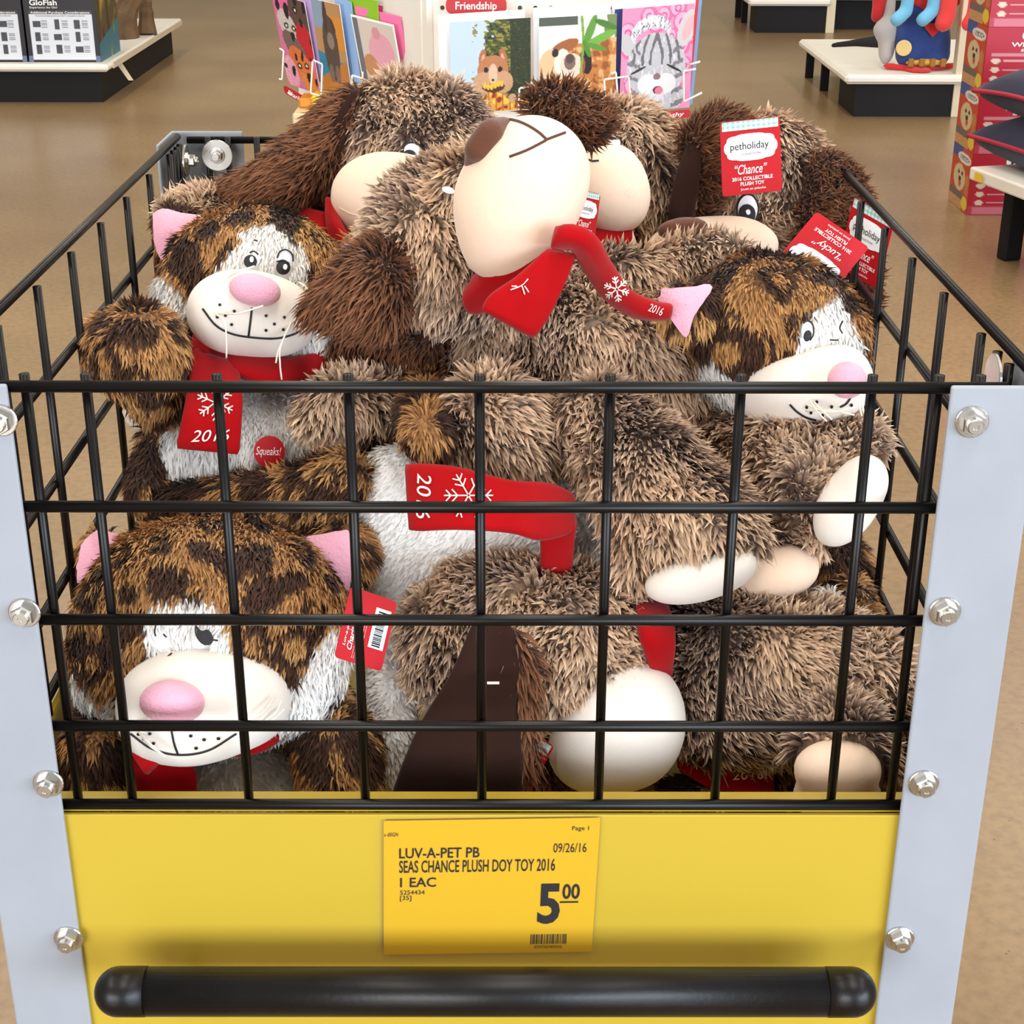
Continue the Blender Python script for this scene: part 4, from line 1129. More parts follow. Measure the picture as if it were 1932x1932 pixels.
o = softw('red_cloth', [W((cx - .20, cy_ + .05, .56, .05), (cx - .22, cy_ + .05, .43, .025)), WE((cx + .03, cy_ - .06, .54), (.14, .03, .09))], M_CRED, None, warp=.006)
o['label'] = 'dark red cloth costume hanging behind the plush boots'; o['category'] = 'costume'
q = PZ(1572, 87, .2); 
o = softw('black_strap', [W((q[0], q[1], .205, .012), (q[0] + .12, q[1] + .05, .21, .018), (q[0] + .26, q[1] + .0, .22, .04), (q[0] + .36, q[1] - .02, .23, .05))], mat('black_cloth', (24, 22, 26), .9), None, .008)
o['label'] = 'black cloth strap lying on the right low shelf'; o['category'] = 'strap'

# ---------------------------------------------------------------- stack of red biscuit boxes
c0 = fpt(1823, 405.5); BX, BY = c0[0], c0[1]
bh = 0.212
def biscuit_side(A, B):
    c = fill(len(A), (204, 66, 36)); put(c, (B < .2) & (A < .5), (50, 80, 150)); put(c, ell(A, B, .62, .16, .34, .09), (240, 232, 220)); put(c, ell(A, B, .62, .16, .26, .04), (40, 40, 80))
    put(c, ell(A, B, .45, .5, .30, .22), (224, 196, 150), .1); put(c, ell(A, B, .40, .42, .05, .035), (40, 26, 22)); put(c, ell(A, B, .58, .42, .05, .035), (40, 26, 22)); put(c, ell(A, B, .48, .52, .07, .045), (30, 22, 22)); put(c, ell(A, B, .5, .60, .06, .05), (190, 70, 70))
    put(c, ell(A, B, .85, .5, .1, .12), (200, 130, 70)); put(c, ell(A, B, .85, .65, .1, .08), (196, 120, 60)); put(c, (B > .72) & (B < .84) & (A < .7), (110, 96, 90)); put(c, (B > .84) & (A < .7), (206, 150, 100), .2); put(c, ell(A, B, .82, .86, .15, .11), (236, 206, 60))
    return c
def biscuit_front(A, B):
    c = fill(len(A), (200, 34, 60)); put(c, (B > .86), (206, 70, 90)); 
    for k in range(3):
        put(c, ell(A, B, .09, .52 + .14 * k, .035, .045), (240, 226, 206)); put(c, (A > .15) & (A < .5) & (np.abs(B - .52 - .14 * k) < .012), (236, 180, 190))
    for k in range(5): put(c, (A > .05) & (A < .6) & (np.abs(B - .405 - .016 * k) < .004), (230, 150, 166))
    put(c, (A > .04) & (A < .36) & (B > .88) & (B < .985), (232, 130, 150))
    return c
sides = ('second', 'third', 'fourth', 'fifth')
for i in range(5):
    lb = ('lowest' if i == 0 else sides[i - 1] + ' from the bottom')
    o = thing('biscuit_box', 'red dog biscuit box, ' + lb + ' of the stack at right', 'box', (BX + .2, BY + .12, i * bh), 'stacked red biscuit boxes')
    z0, z1 = i * bh + .001, (i + 1) * bh
    bx('carton', (BX, BY, z0), (BX + .42, BY + .25, z1), o, M_REDCARD, .002)
    f = Frame((BX, BY + .25, z1), (BX, BY, z1), (BX, BY + .25, z0)); f.raster('side_print', o, biscuit_side, 50, 60, .001)
    f.text('lettering', 'MILK-BONE', (.40, .135, .84, .185), o, M_WHITEINK, .002, 0, .02)
    f = Frame((BX, BY, z1), (BX + .42, BY, z1), (BX, BY, z0)); f.raster('front_print', o, biscuit_front, 90, 60, .001)
    q = f.sheet('bone_badge', o, M_WHITEINK, f.rrect(.28, .06, .78, .19, .012), .002)
    f.text('lettering', 'MILK-BONE', (.32, .085, .74, .165), o, mat('navy_ink', (30, 40, 96), .5), .003, 0, .02)
    f.text('lettering', 'Wholesome', (.20, .23, .62, .30), o, M_WHITEINK, .002, 0, .02); f.text('lettering', 'goodness', (.28, .315, .60, .375), o, M_WHITEINK, .002)
    f.text('lettering', '87504', (.38, .90, .52, .97), o, M_WHITEINK, .002, 0, .02)

# ---------------------------------------------------------------- shelf with navy cushions in front of the boxes
q = PZ(1830, 314, .285); q2 = PZ(1932, 352, .285)
s3 = thing('gondola_shelf', 'white shelf edge at right carrying navy cushions', 'shelf', (q[0] + .4, q[1], 0))
dx = (q2 - q)[:2]; dx /= np.linalg.norm(dx); pr = np.array([-dx[1], dx[0]]); pr = pr if pr[0] > 0 else -pr
def obx(name, a, ln, wd, z0, z1, m):
    p = [a, a + dx * ln, a + dx * ln + pr * wd, a + pr * wd]
    V = [(*v, z0) for v in p] + [(*v, z1) for v in p]
    o = part(name, V, s3, m, [(3, 2, 1, 0), (4, 5, 6, 7), (0, 1, 5, 4), (1, 2, 6, 5), (2, 3, 7, 6), (3, 0, 4, 7)], smooth=False); b = o.modifiers.new('bevel', 'BEVEL'); b.width = .006; b.segments = 2
obx('deck', q[:2], 1.3, .6, .245, .285, M_WHITE)
obx('deck_leg', q[:2] + pr * .10 + dx * .05, .05, .06, 0, .245, M_BLACKP)
obx('deck_leg', q[:2] + pr * .10 + dx * 1.1, .05, .06, 0, .245, M_BLACKP)
obx('plinth', q[:2] + pr * .3 + dx * .1, 1.1, .28, 0, .245, M_BLACKP)
o = Frame((*q[:2], .280), (*(q[:2] + dx * .05), .280), (*q[:2], .250)).sheet('price_label', s3, mat('label_yellow', (230, 190, 40), .5), [(.9, .1), (1.8, .1), (1.8, .9), (.9, .9)], .008)
M_PIPE = mat('red_piping', (170, 36, 60), .7)
for i, (z, lb) in enumerate(((.285, 'lower navy cushion with red piping on the right shelf'), (.435, 'upper navy cushion with red piping on the right shelf'))):
    cc = np.array([*(q[:2] + pr * .30 + dx * .16), z + .08]); sh_ = .02 * i
    k = thing('cushion', lb, 'cushion', (cc[0], cc[1], z), 'navy cushions on the right shelf')
    V = []; n = 28; hw, hl = .27, .24
    for s in (1, -1):
        for a in np.linspace(-1, 1, n):
            for b in np.linspace(-1, 1, n):
                pin = 1 - .10 * (1 - a * a) * (b * b) - .0; pin2 = 1 - .10 * (1 - b * b) * (a * a)
                w = pr * hw * a * (1 - .08 * (1 - b * b)) + dx * hl * b * (1 - .08 * (1 - a * a))
                th = .078 * ((1 - a ** 4) * (1 - b ** 4)) ** .5 + .012 * math.sin(7 * a + 3 * b + i) * (1 - a * a) * (1 - b * b)
                V.append((cc[0] + w[0], cc[1] + w[1], cc[2] + s * th - .012 * b * b * i))
    Q = []
    for s in (0, 1):
        for x in range(n - 1):
            for y in range(n - 1):
                e = s * n * n + x * n + y; f4 = (e, e + 1, e + n + 1, e + n); Q.append(f4 if s == 0 else f4[::-1])
    part('cushion_cover', V, k, M_NAVY, Q)
    edge = [V[y] for y in range(n)] + [V[x * n + n - 1] for x in range(1, n)] + [V[(n - 1) * n + y] for y in range(n - 2, -1, -1)] + [V[x * n] for x in range(n - 2, -1, -1)]
    MB().tube(np.array(edge), .007, 8).part('piping', k, M_PIPE, True)

# ================================================================== plush toys
DOGS = 'plush dogs heaped in the basket'
CATS = 'plush cats heaped in the basket'

def hang_tag(toy, corners, face='front', name_text='Chance', parts=True):
    """printed swing tag; corners = TL, TR, BL as (u, v, y)"""
    f = Frame(*[P(*c) for c in corners])
    o = f.sheet('hang_tag', toy.e, M_TAGRED, f.rrect(0, 0, 1, 1, 0.003), 0.0, 0.0006)
    if face == 'front':
        # gingham band along the top
        def ging(A, B):
            c = fill(len(A), (246, 250, 248)); a = (np.floor(A * 22) % 2 == 0); b = (np.floor(B * 4) % 2 == 0)
            put(c, a | b, (196, 226, 218)); put(c, a & b, (150, 204, 192)); return c
        f.raster('gingham_band', o, ging, 89, 17, 0.0004, (0.03, 0.012, 0.97, 0.135))
        t = np.linspace(0, 2 * math.pi, 48, endpoint=False)
        ex = lambda x, p: np.sign(x) * np.abs(x) ** p
        r = 1 + 0.07 * np.abs(np.cos(4 * t))
        pts = np.stack([0.5 + 0.44 * ex(np.cos(t), 0.55) * r * 0.95, 0.37 + 0.17 * ex(np.sin(t), 0.75) * r], 1)
        pts[:, 0] = np.clip(pts[:, 0], 0.03, 0.97)
        f.sheet('tag_plaque', o, M_TAGWHITE, pts, 0.0005)
        f.text('lettering', 'petholiday', (0.16, 0.30, 0.80, 0.43), o, M_INK, 0.0009)
        f.text('lettering', 'COLLECTION', (0.34, 0.445, 0.66, 0.475), o, M_INK, 0.0009)
        f.text('lettering', '“' + name_text + '”', (0.22, 0.60, 0.76, 0.73), o, M_WHITEINK, 0.0006, 0.3, 0.005)
        f.text('lettering', '2016 COLLECTIBLE', (0.17, 0.765, 0.85, 0.815), o, M_WHITEINK, 0.0006, 0, .015)
        f.text('lettering', 'PLUSH TOY', (0.31, 0.835, 0.71, 0.885), o, M_WHITEINK, 0.0006, 0, .015)
        f.text('lettering', 'Jouet en peluche', (0.31, 0.915, 0.73, 0.955), o, M_WHITEINK, 0.0006)
    else:
        f.sheet('barcode_label', o, M_TAGWHITE, f.rrect(0.60, 0.16, 0.92, 0.72, 0), 0.0004)
        V = []; Q = []; r = np.random.default_rng(5); x = 0.2
        while x < 0.68:
            w = r.choice([0.008, 0.014, 0.02]); k = len(V)
            V += [f.at(0.66, x, .0008), f.at(0.84, x, .0008), f.at(0.84, x + w, .0008), f.at(0.66, x + w, .0008)]
            Q.append((k, k + 1, k + 2, k + 3)); x += w + r.choice([0.008, 0.012])
        part('barcode', V, o, M_INK, Q, smooth=False)
        g = Frame(f.at(0.02, 0.98), f.at(0.02, 0.08), f.at(0.42, 0.98))
        if True:
            g.text('lettering', 'Luv-a-pet', (0.2, 0.16, 0.6, 0.34), o, M_WHITEINK, 0.0006, 0.25)
            g.text('lettering', 'Charities', (0.16, 0.40, 0.66, 0.66), o, M_WHITEINK, 0.0006, 0.3, .01)
            for i in range(5):
                g.text('lettering', 'For every purchase of this collectible', (0.05, 0.74 + 0.1 * i, 0.62, 0.79 + 0.1 * i), o, M_WHITEINK, 0.0006)
    return o

def sticker(rec, u, v, r, ang=0, txt='Squeaks!'):
    o = rec.disc('squeak_sticker', u, v, r, r, 0, M_TAGRED, 0.0115, n=28)
    rr = Rec(o, [np.array(q.co) + org(o) for q in o.data.vertices], [p.vertices[:] for p in o.data.polygons])
    a = math.radians(ang); x = np.array([math.cos(a), math.sin(a)]); y = np.array([-math.sin(a), math.cos(a)])
    c = np.array([u, v]); w, h = r * 0.85, r * 0.36
    part_o = rr.text('lettering', txt, c - x * w - y * h, c + x * w - y * h, c - x * w + y * h, M_WHITEINK, 0.0006, 0.25, parent=rec.o)
    return o

def flake(rec, u, v, r, rot, off=0.0012, sy=1.0):
    lines = []
    for k in range(6):
        a = math.radians(rot + 60 * k); d = np.array([math.cos(a), sy * math.sin(a)])
        lines.append([np.array([u, v]) + d * 2, np.array([u, v]) + d * r])
        for q, ln in ((0.45, 0.34), (0.72, 0.3)):
            for s in (-1, 1):
                b = a + s * math.radians(48); e = np.array([math.cos(b), sy * math.sin(b)])
                p0 = np.array([u, v]) + d * r * q
                lines.append([p0, p0 + e * r * ln])
    rec.stroke('snowflake_embroidery', lines, 2.6, M_THREAD_W, off)

def eye(rec, u, v, ru, rv, rot, pu, pv, pru, prv, glint=None, off=0.006, outline=True):
    """embroidered eye: outline, white, pupil, glint"""
    if outline: rec.disc('eye_outline', u, v, ru + 3.5, rv + 3.5, rot, M_THREAD_K, off)
    rec.disc('eye_white', u, v, ru, rv, rot, M_EYEW, off + 0.0008, 0.0005)
    rec.disc('pupil', pu, pv, pru, prv, rot, M_THREAD_K, off + 0.0018, 0.0006)
    if glint: rec.disc('eye_glint', *glint, 0, M_EYEW, off + 0.003)

# ---------------------------------------------------------------- lower front cat with the tipped-down face
t = Toy('plush_cat', 'brown leopard plush cat at lower left pressing its pink nose to the front wires', 'plush toy', (400, 1480, 0.14), CATS)
W2 = [[(272, 1150), (288, 1132), (345, 1124), (400, 1130), (425, 1158), (440, 1200), (456, 1250), (400, 1260), (285, 1250), (276, 1200)],
      [(475, 1260), (520, 1300), (560, 1285), (590, 1230), (620, 1180), (645, 1170), (670, 1260), (600, 1370), (480, 1440), (400, 1440)],
      [(135, 1260), (160, 1290), (195, 1330), (225, 1300), (240, 1400), (190, 1370), (140, 1320)]]
hd = t.fur('head', [E(400, 1195, .150, 258, 222, 0, 200), E(545, 1275, .125, 100, 95), E(235, 1270, .125, 90, 90)], 'cat',
           leopard(3, W2, thr=0.3),
           comb=(0, -0.9, -0.5), skip=[(305, 1196, 20, 26), (384, 1198, 26, 30)])
mz = t.soft('muzzle', [E(370, 1325, .070, 150, 105, 0, 120), E(468, 1322, .085, 80, 78, 0, 75), E(335, 1385, .062, 95, 50, 0, 70)], M_WVELOUR, 0.004, 0.02)
t.soft('nose', [E(325, 1325, .034, 63, 43, -3, 40)], M_PINK, 0.0025)
mz.stroke('mouth_stitching', [[(322, 1368), (328, 1400), (336, 1424)], [(246, 1384), (286, 1412), (336, 1424), (392, 1416), (446, 1384)]], 4, M_THREAD_K)
for (u, v) in ((262, 1385), (283, 1384), (272, 1394), (290, 1402), (360, 1388), (385, 1395), (412, 1393), (370, 1411)):
    mz.disc('whisker_dot', u, v, 3.6, 3, 0, M_THREAD_K, n=10)
hd.disc('pupil', 388, 1200, 12, 20, 20, M_THREAD_K, 0.010, poly=[(372, 1180), (382, 1190), (394, 1188), (404, 1205), (396, 1216), (382, 1212), (374, 1200)])
hd.stroke('eyelash_stitching', [[(371, 1180), (371, 1194), (378, 1208), (390, 1216)], [(298, 1180), (296, 1192), (298, 1200)], [(312, 1196), (318, 1202)], [(398, 1206), (412, 1208)], [(316, 1240), (328, 1230)]], 3.2, M_THREAD_K, 0.010)
t.cords('whisker', [[(248, 1362, .045), (270, 1358, .03), (300, 1366, .022)], [(250, 1365, .045), (275, 1395, .02), (312, 1428, .018)], [(252, 1368, .045), (280, 1405, .02), (311, 1425, .02)],
                     [(460, 1363, .035), (495, 1345, .04), (518, 1316, .055)], [(494, 1364, .04), (520, 1345, .045), (531, 1322, .055)], [(505, 1364, .045), (525, 1350, .05), (537, 1338, .058)]], 0.0006, M_WHISK)
for (pl, bk) in (([(150, 1068), (165, 1022), (205, 1002), (222, 1030), (206, 1075), (182, 1106), (156, 1100)], [E(182, 1052, .205, 44, 60, -25, 22)]),
                 ([(552, 1020), (600, 1012), (640, 1006), (661, 1014), (660, 1102), (640, 1094), (600, 1055)], [E(632, 1050, .215, 70, 62, -40, 26), E(676, 1040, .22, 30, 50)])):
    er = t.fur('ear', bk, 'cat', leopard(8), k=0.01)
    er.disc('ear_lining', 0, 0, 0, 0, 0, M_PINK, 0.010, 0.002, poly=pl, n=28)
t.fur('torso', [E(450, 1500, .150, 150, 130), E(470, 1600, .16, 160, 120)], 'white')
t.fur('arm', [C((250, 1330, .15, 70), (190, 1420, .10, 75), (180, 1500, .085, 70))], 'cat', leopard(12, thr=-0.1))
t.fur('arm', [C((590, 1340, .15, 75), (640, 1420, .11, 78), (640, 1510, .085, 72))], 'cat', leopard(14, thr=-0.05))
t.ribbon('scarf', [(395, 1412, .085), (440, 1424, .075), (500, 1412, .08), (548, 1375, .10)], [(400, 1370, .10), (440, 1384, .095), (490, 1374, .10), (530, 1345, .12)], M_RED, 0.005)
t.ribbon('scarf', [(225, 1372, .075), (248, 1440, .06), (262, 1525, .055)], [(330, 1418, .085), (368, 1450, .07), (372, 1530, .06)], M_RED, 0.006, fold=0.004)
t.ribbon('scarf', [(226, 1375, .06), (250, 1425, .048), (278, 1462, .043)], [(280, 1380, .065), (305, 1415, .05), (300, 1440, .043)], M_RED, 0.005)
hang_tag(t, [(662, 1106, .075), (750, 1136, .09), (631, 1240, .06)], 'back')

# ---------------------------------------------------------------- upper left cat, sitting up with a raised paw
t = Toy('plush_cat', 'smiling leopard plush cat sitting at upper left with a raised paw and 2016 scarf', 'plush toy', (460, 960, 0.42), CATS)
zz = lambda L: [(140 + a / 3.116, 340 + b / 3.116) for a, b in L]
W1 = [zz([(1000, 280), (1060, 250), (1170, 250), (1240, 300), (1330, 370), (1370, 450), (1385, 600), (1340, 640), (850, 560), (840, 520), (890, 430), (1000, 330), (975, 300)]),
      [(290, 510), (320, 520), (345, 545), (362, 575), (352, 620), (350, 690), (290, 650)],
      [(520, 650), (580, 630), (600, 600), (690, 600), (680, 700), (560, 710), (500, 700)], [(360, 620), (400, 660), (520, 680), (520, 720), (350, 700)]]
hd = t.fur('head', [E(490, 545, .420, 178, 150, -14, 130), E(352, 575, .40, 52, 72), E(608, 650, .385, 70, 50, 20)], 'cat',
           leopard(21, W1, thr=0.35),
           comb=(0, -0.7, -0.7), skip=[(475, 493, 16, 18), (535, 497, 18, 24)])
mz = t.soft('muzzle', [E(472, 588, .340, 112, 78, -10, 85), E(430, 600, .335, 65, 55, 0, 60), E(530, 605, .335, 65, 55, 0, 60)], M_WVELOUR, 0.0035, 0.02)
t.soft('nose', [E(481, 547, .305, 51, 31, -10, 30)], M_PINK, 0.0025)
mz.stroke('mouth_stitching', [zz([(1045, 750), (1036, 830), (1025, 918)]), zz([(755, 755), (830, 850), (920, 900), (1030, 922), (1180, 930), (1290, 905), (1350, 870)])], 4, M_THREAD_K)
for (u, v) in zz([(857, 733), (942, 770), (890, 795), (842, 805), (926, 848), (1128, 797), (1235, 806), (1177, 845), (1128, 882), (1229, 878)]):
    mz.disc('whisker_dot', u, v, 3, 3, 0, M_THREAD_K, n=10)
hd.disc('eye_white', *zz([(1238, 480)])[0], 15, 19, -8, M_EYEW, 0.009, 0.001)
hd.disc('eye_white', *zz([(1070, 470)])[0], 8, 12, -8, M_EYEW, 0.009, 0.001)
hd.disc('pupil', *zz([(1225, 522)])[0], 13, 13, 0, M_THREAD_K, 0.0105, 0.001)
hd.disc('pupil', *zz([(1040, 488)])[0], 12, 12, 0, M_THREAD_K, 0.0105, 0.001)
hd.disc('eye_glint', *zz([(1235, 520)])[0], 4, 5, 0, M_EYEW, 0.013)
hd.disc('eye_glint', *zz([(1048, 478)])[0], 3.5, 5, 0, M_EYEW, 0.013)
hd.stroke('eyelash_stitching', [zz([(1190, 470), (1205, 435), (1240, 423), (1275, 450), (1280, 490)]), zz([(1035, 440), (1060, 430), (1085, 450)]), zz([(1058, 368), (1082, 376)]), zz([(1187, 490), (1225, 482), (1258, 500)])], 3, M_THREAD_K, 0.011)
wz = lambda L: [(*zz([(a, b)])[0], y) for a, b, y in L]
t.cords('whisker', [wz([(805, 768, .315), (880, 830, .29), (895, 940, .285), (895, 1045, .285)]), wz([(808, 775, .315), (950, 785, .285), (1110, 738, .28)]),
                     wz([(1290, 808, .315), (1215, 970, .285), (1210, 1080, .28), (1220, 1172, .28)]), wz([(1288, 810, .315), (1205, 990, .285), (1185, 1075, .28)]), wz([(1322, 600, .35), (1365, 630, .335), (1390, 685, .335)]),
                     wz([(870, 590, .34), (960, 540, .31), (1060, 505, .31)])], 0.0007, M_WHISK)
er = t.fur('ear', [E(352, 442, .46, 60, 42, -20, 26), E(325, 420, .475, 32, 28), E(320, 480, .46, 22, 45)], 'cat', leopard(24, thr=0.1), k=0.012)
er.disc('ear_lining', 0, 0, 0, 0, 0, M_PINK, 0.012, 0.002, poly=zz([(490, 215), (540, 190), (640, 215), (762, 240), (690, 310), (600, 370), (535, 462), (505, 390), (490, 300)]), n=28)
er = t.fur('ear', [E(672, 466, .45, 36, 26, -20, 16)], 'cat', leopard(25), k=0.01)
er.disc('ear_lining', 0, 0, 0, 0, 0, M_PINK, 0.010, 0.001, poly=zz([(1572, 392), (1630, 370), (1690, 352), (1700, 400), (1670, 470), (1620, 455)]), n=24)
to = t.fur('torso', [E(455, 865, .352, 185, 135, 0, 135), E(470, 745, .39, 130, 80), E(430, 935, .35, 180, 100, 0, 100)], 'cat',
           leopard(27, white_if=lambda Q, uv: inpoly(uv, [(352, 690), (640, 690), (680, 800), (690, 900), (660, 1040), (262, 1040), (280, 900), (300, 850), (320, 780)])), comb=(0, -0.4, -0.9))
t.fur('arm', [E(262, 668, .295, 92, 92, 0, 78), C((300, 745, .33, 60), (345, 770, .36, 50)), E(185, 650, .30, 28, 45)], 'cat', leopard(33, thr=0.05))
t.fur('leg', [C((300, 830, .34, 35), (275, 930, .30, 40))], 'cat', leopard(35))
t.soft('sole', [E(272, 775, .36, 42, 40, 0, 30)], M_WVELOUR)
t.ribbon('scarf', [(360, 668, .35), (450, 708, .315), (540, 725, .32), (640, 700, .37)], [(365, 630, .37), (450, 662, .345), (540, 678, .345), (640, 655, .39)], M_RED, 0.006)
sc = t.ribbon('scarf', [(361, 655, .335), (355, 720, .30), (345, 780, .272), (331, 846, .262)], [(450, 690, .325), (458, 745, .29), (456, 800, .272), (452, 858, .260)], M_RED, 0.004, fold=0.0015)
flake(sc, 406, 760, 36, 84)
sc.text('year_embroidery', '2016', (362, 812), (434, 798 + 12), (360, 834), M_THREAD_W, 0.0012, 0.25)
sticker(to, 506.5, 853.5, 28, 2)

# ---------------------------------------------------------------- cat lying on its side in the middle
t = Toy('plush_cat', 'plush cat lying on its side mid-pile, white belly up under a sideways 2016 scarf', 'plush toy', (900, 1150, 0.26), CATS)
to = t.fur('torso', [E(880, 1010, .270, 235, 165, -4, 150), E(760, 920, .26, 85, 80), E(1020, 1000, .28, 120, 110)], 'white', comb=(-0.6, -0.3, -0.6))
t.soft('cheek', [E(1115, 1020, .30, 48, 95, 0, 60)], M_VELOUR)
t.fur('head', [E(1180, 990, .40, 130, 120, 0, 100)], 'cat', leopard(41))
t.fur('arm', [C((808, 745, .33, 46), (800, 785, .26, 54), (812, 825, .215, 48))], 'cat', leopard(44, thr=0.3))
t.fur('leg', [C((330, 962, .30, 50), (470, 958, .27, 58), (590, 945, .25, 66), (645, 905, .235, 52))], 'cat', leopard(52, thr=0.15), comb=(-0.3, -0.5, -0.5))
t.fur('leg', [C((700, 850, .31, 36), (730, 820, .32, 40), (765, 795, .33, 45))], 'cat', leopard(48))
t.fur('paw', [C((760, 1230, .22, 45), (742, 1310, .165, 48), (735, 1385, .14, 44), (750, 1450, .14, 40))], 'white')
sc = t.ribbon('scarf', [(765, 872, .165), (860, 880, .15), (960, 905, .15), (1040, 912, .17), (1085, 935, .19)], [(772, 1004, .135), (860, 1000, .125), (960, 1006, .125), (1020, 1020, .135), (1085, 1005, .165)], M_RED, 0.004, fold=0.0015, nf=2)
t.ribbon('scarf', [(1020, 1000, .155), (1020, 1050, .16), (1015, 1110, .17)], [(1086, 985, .165), (1080, 1050, .17), (1075, 1110, .18)], M_RED, 0.005)
flake(sc, 884, 935, 46, 0)
sc.text('year_embroidery', '2016', (815, 893), (812, 978), (788, 893), M_THREAD_W, 0.0012, 0.2)
sticker(to, 874, 1090, 30, -75, 'Squeaks!')

# ---------------------------------------------------------------- winking cat on the right
t = Toy('plush_cat', 'leopard plush cat at right with its face against the side wires', 'plush toy', (1450, 900, 0.36), CATS)
W4 = [[(1505, 640), (1518, 600), (1545, 570), (1585, 556), (1600, 600), (1625, 640), (1640, 700), (1560, 700), (1505, 690)], [(1300, 690), (1340, 670), (1400, 715), (1470, 715), (1500, 690), (1640, 690), (1640, 820), (1380, 820)]]
hd = t.fur('head', [E(1465, 630, .315, 175, 145, -18, 125), E(1430, 720, .31, 110, 70, -15)], 'cat',
           leopard(61, W4, ring=[(1372, 655, 66, 60, .46)], thr=0.0),
           comb=(0, -0.6, -0.7), skip=[(1522, 625, 16, 24), (1584, 616, 12, 16)])
# lighter island inside the big dark ring
mz = t.soft('muzzle', [E(1530, 730, .262, 108, 70, 5, 80), E(1450, 740, .28, 70, 55), E(1590, 715, .25, 48, 58)], M_WVELOUR, 0.0035, 0.02)
t.soft('nose', [E(1598, 717, .218, 38, 36, 0, 28)], M_PINK, 0.0025)
mz.stroke('mouth_stitching', [[(1490, 763), (1503, 776), (1520, 787), (1540, 793)], [(1605, 750), (1596, 762), (1585, 768)]], 4, M_THREAD_K)
for (u, v) in ((1541, 758), (1569, 767), (1530, 778), (1606, 764), (1552, 783), (1522, 768)):
    mz.disc('whisker_dot', u, v, 3, 3.4, 0, M_THREAD_K, n=10)
hd.disc('eye_white', 1521, 624, 11, 17, -10, M_EYEW, 0.009, 0.001)
hd.disc('pupil', 1520, 634, 7, 10, -15, M_THREAD_K, 0.011, 0.001)
hd.stroke('eyelash_stitching', [[(1512, 612), (1520, 607), (1529, 613), (1531, 630), (1525, 642)], [(1583, 608), (1578, 620), (1583, 630)], [(1560, 641), (1575, 642)]], 3, M_THREAD_K, 0.011)
t.cords('whisker', [[(1520, 763, .225), (1565, 778, .2), (1615, 768, .19)], [(1520, 775, .225), (1570, 775, .2), (1612, 783, .19)], [(1527, 755, .225), (1545, 780, .205), (1560, 795, .2)], [(1535, 757, .225), (1552, 775, .205), (1570, 792, .2)],
                     [(1623, 740, .205), (1622, 765, .195), (1626, 785, .19)], [(1627, 740, .205), (1628, 765, .195), (1630, 780, .19)]], 0.0006, M_WHISK)
er = t.fur('ear', [E(1288, 588, .280, 56, 56, 30, 16), E(1318, 575, .29, 34, 42, 0, 18)], 'cat', leopard(66, thr=0.2), k=0.012)
er.disc('ear_lining', 0, 0, 0, 0, 0, M_PINK, 0.011, 0.002, poly=[(1240, 562), (1262, 550), (1300, 546), (1336, 546), (1322, 575), (1306, 600), (1294, 632), (1270, 608)], n=28)
t.fur('torso', [E(1440, 860, .40, 130, 110)], 'white')
t.ribbon('scarf', [(1420, 790, .33), (1480, 812, .31), (1560, 812, .30)], [(1430, 760, .35), (1480, 775, .34), (1560, 775, .33)], M_RED, 0.006)
hang_tag(t, [(1552, 573, .395), (1452, 505, .40), (1640, 467, .42)], 'front', 'Lucky')

# ---------------------------------------------------------------- cat buried at lower right
t = Toy('plush_cat', 'mostly buried leopard plush cat showing only a paw at lower right', 'plush toy', (1580, 1180, 0.30), CATS)
t.fur('torso', [E(1570, 1110, .30, 90, 75, -30), E(1575, 1060, .31, 55, 60), C((1610, 1130, .26, 38), (1630, 1180, .225, 32))], 'cat', leopard(71, thr=-0.1))
t.fur('paw', [E(1562, 1142, .215, 26, 34)], 'white')
t.fur('tail', [C((1560, 1300, .26, 60), (1450, 1480, .17, 70), (1330, 1530, .15, 70), (1200, 1560, .16, 60))], 'cat', leopard(75, thr=-0.4))  # added leopard filler over the yellow tray, keeps the bottom gap dark

# ---------------------------------------------------------------- biggest dog, lying back on top of the pile
t = Toy('plush_dog', 'big brown plush dog lying back on top of the pile, cream muzzle tipped up', 'plush toy', (1060, 860, 0.33), DOGS)
hd = t.fur('head', [E(830, 455, .330, 130, 150, -25, 110), E(900, 345, .325, 85, 60, 20), E(880, 553, .30, 82, 62, 20)], 'dog', k=0.02, warp=0.002, skip=[(846, 361, 14, 8)])
mz = t.soft('muzzle', [E(1008, 318, .235, 106, 98, -20, 95), E(965, 400, .235, 113, 100, -30, 95), E(938, 474, .243, 52, 50)], M_VELOUR, 0.0035, 0.03)
t.soft('nose', [C((952, 234, .235, 16), (925, 250, .222, 27), (903, 280, .222, 27), (892, 312, .235, 18))], M_NOSE, 0.0028)
mz.stroke('mouth_stitching', [[(955, 224), (978, 229), (1000, 239), (1018, 251), (1030, 262)], [(961, 296), (995, 283), (1030, 265)], [(1030, 264), (1048, 257), (1067, 250)]], 5, M_THREAD_B)
hd.disc('eye_white', 848, 361, 11, 6, -10, M_EYEW, 0.010, 0.0)
t.fur('ear', [C((732, 465, .30, 22), (700, 530, .27, 58), (680, 565, .26, 52)), E(622, 572, .262, 50, 36, 25, 20), E(715, 585, .265, 42, 34)], 'ear', comb=(-0.6, -0.2, -0.7), k=0.02)
t.fur('ear', [E(1072, 216, .34, 64, 42, -15, 38), E(1045, 200, .345, 38, 26), E(1112, 234, .33, 30, 34)], 'ear', comb=(0.2, -0.5, 0.1), lscale=0.95)
to = t.fur('torso', [E(1080, 690, .340, 220, 165, 0, 130), E(1200, 740, .34, 160, 150, 0, 110), E(965, 705, .335, 112, 92)], 'dog', comb=(0, -0.2, -1), k=0.025, warp=0.004)
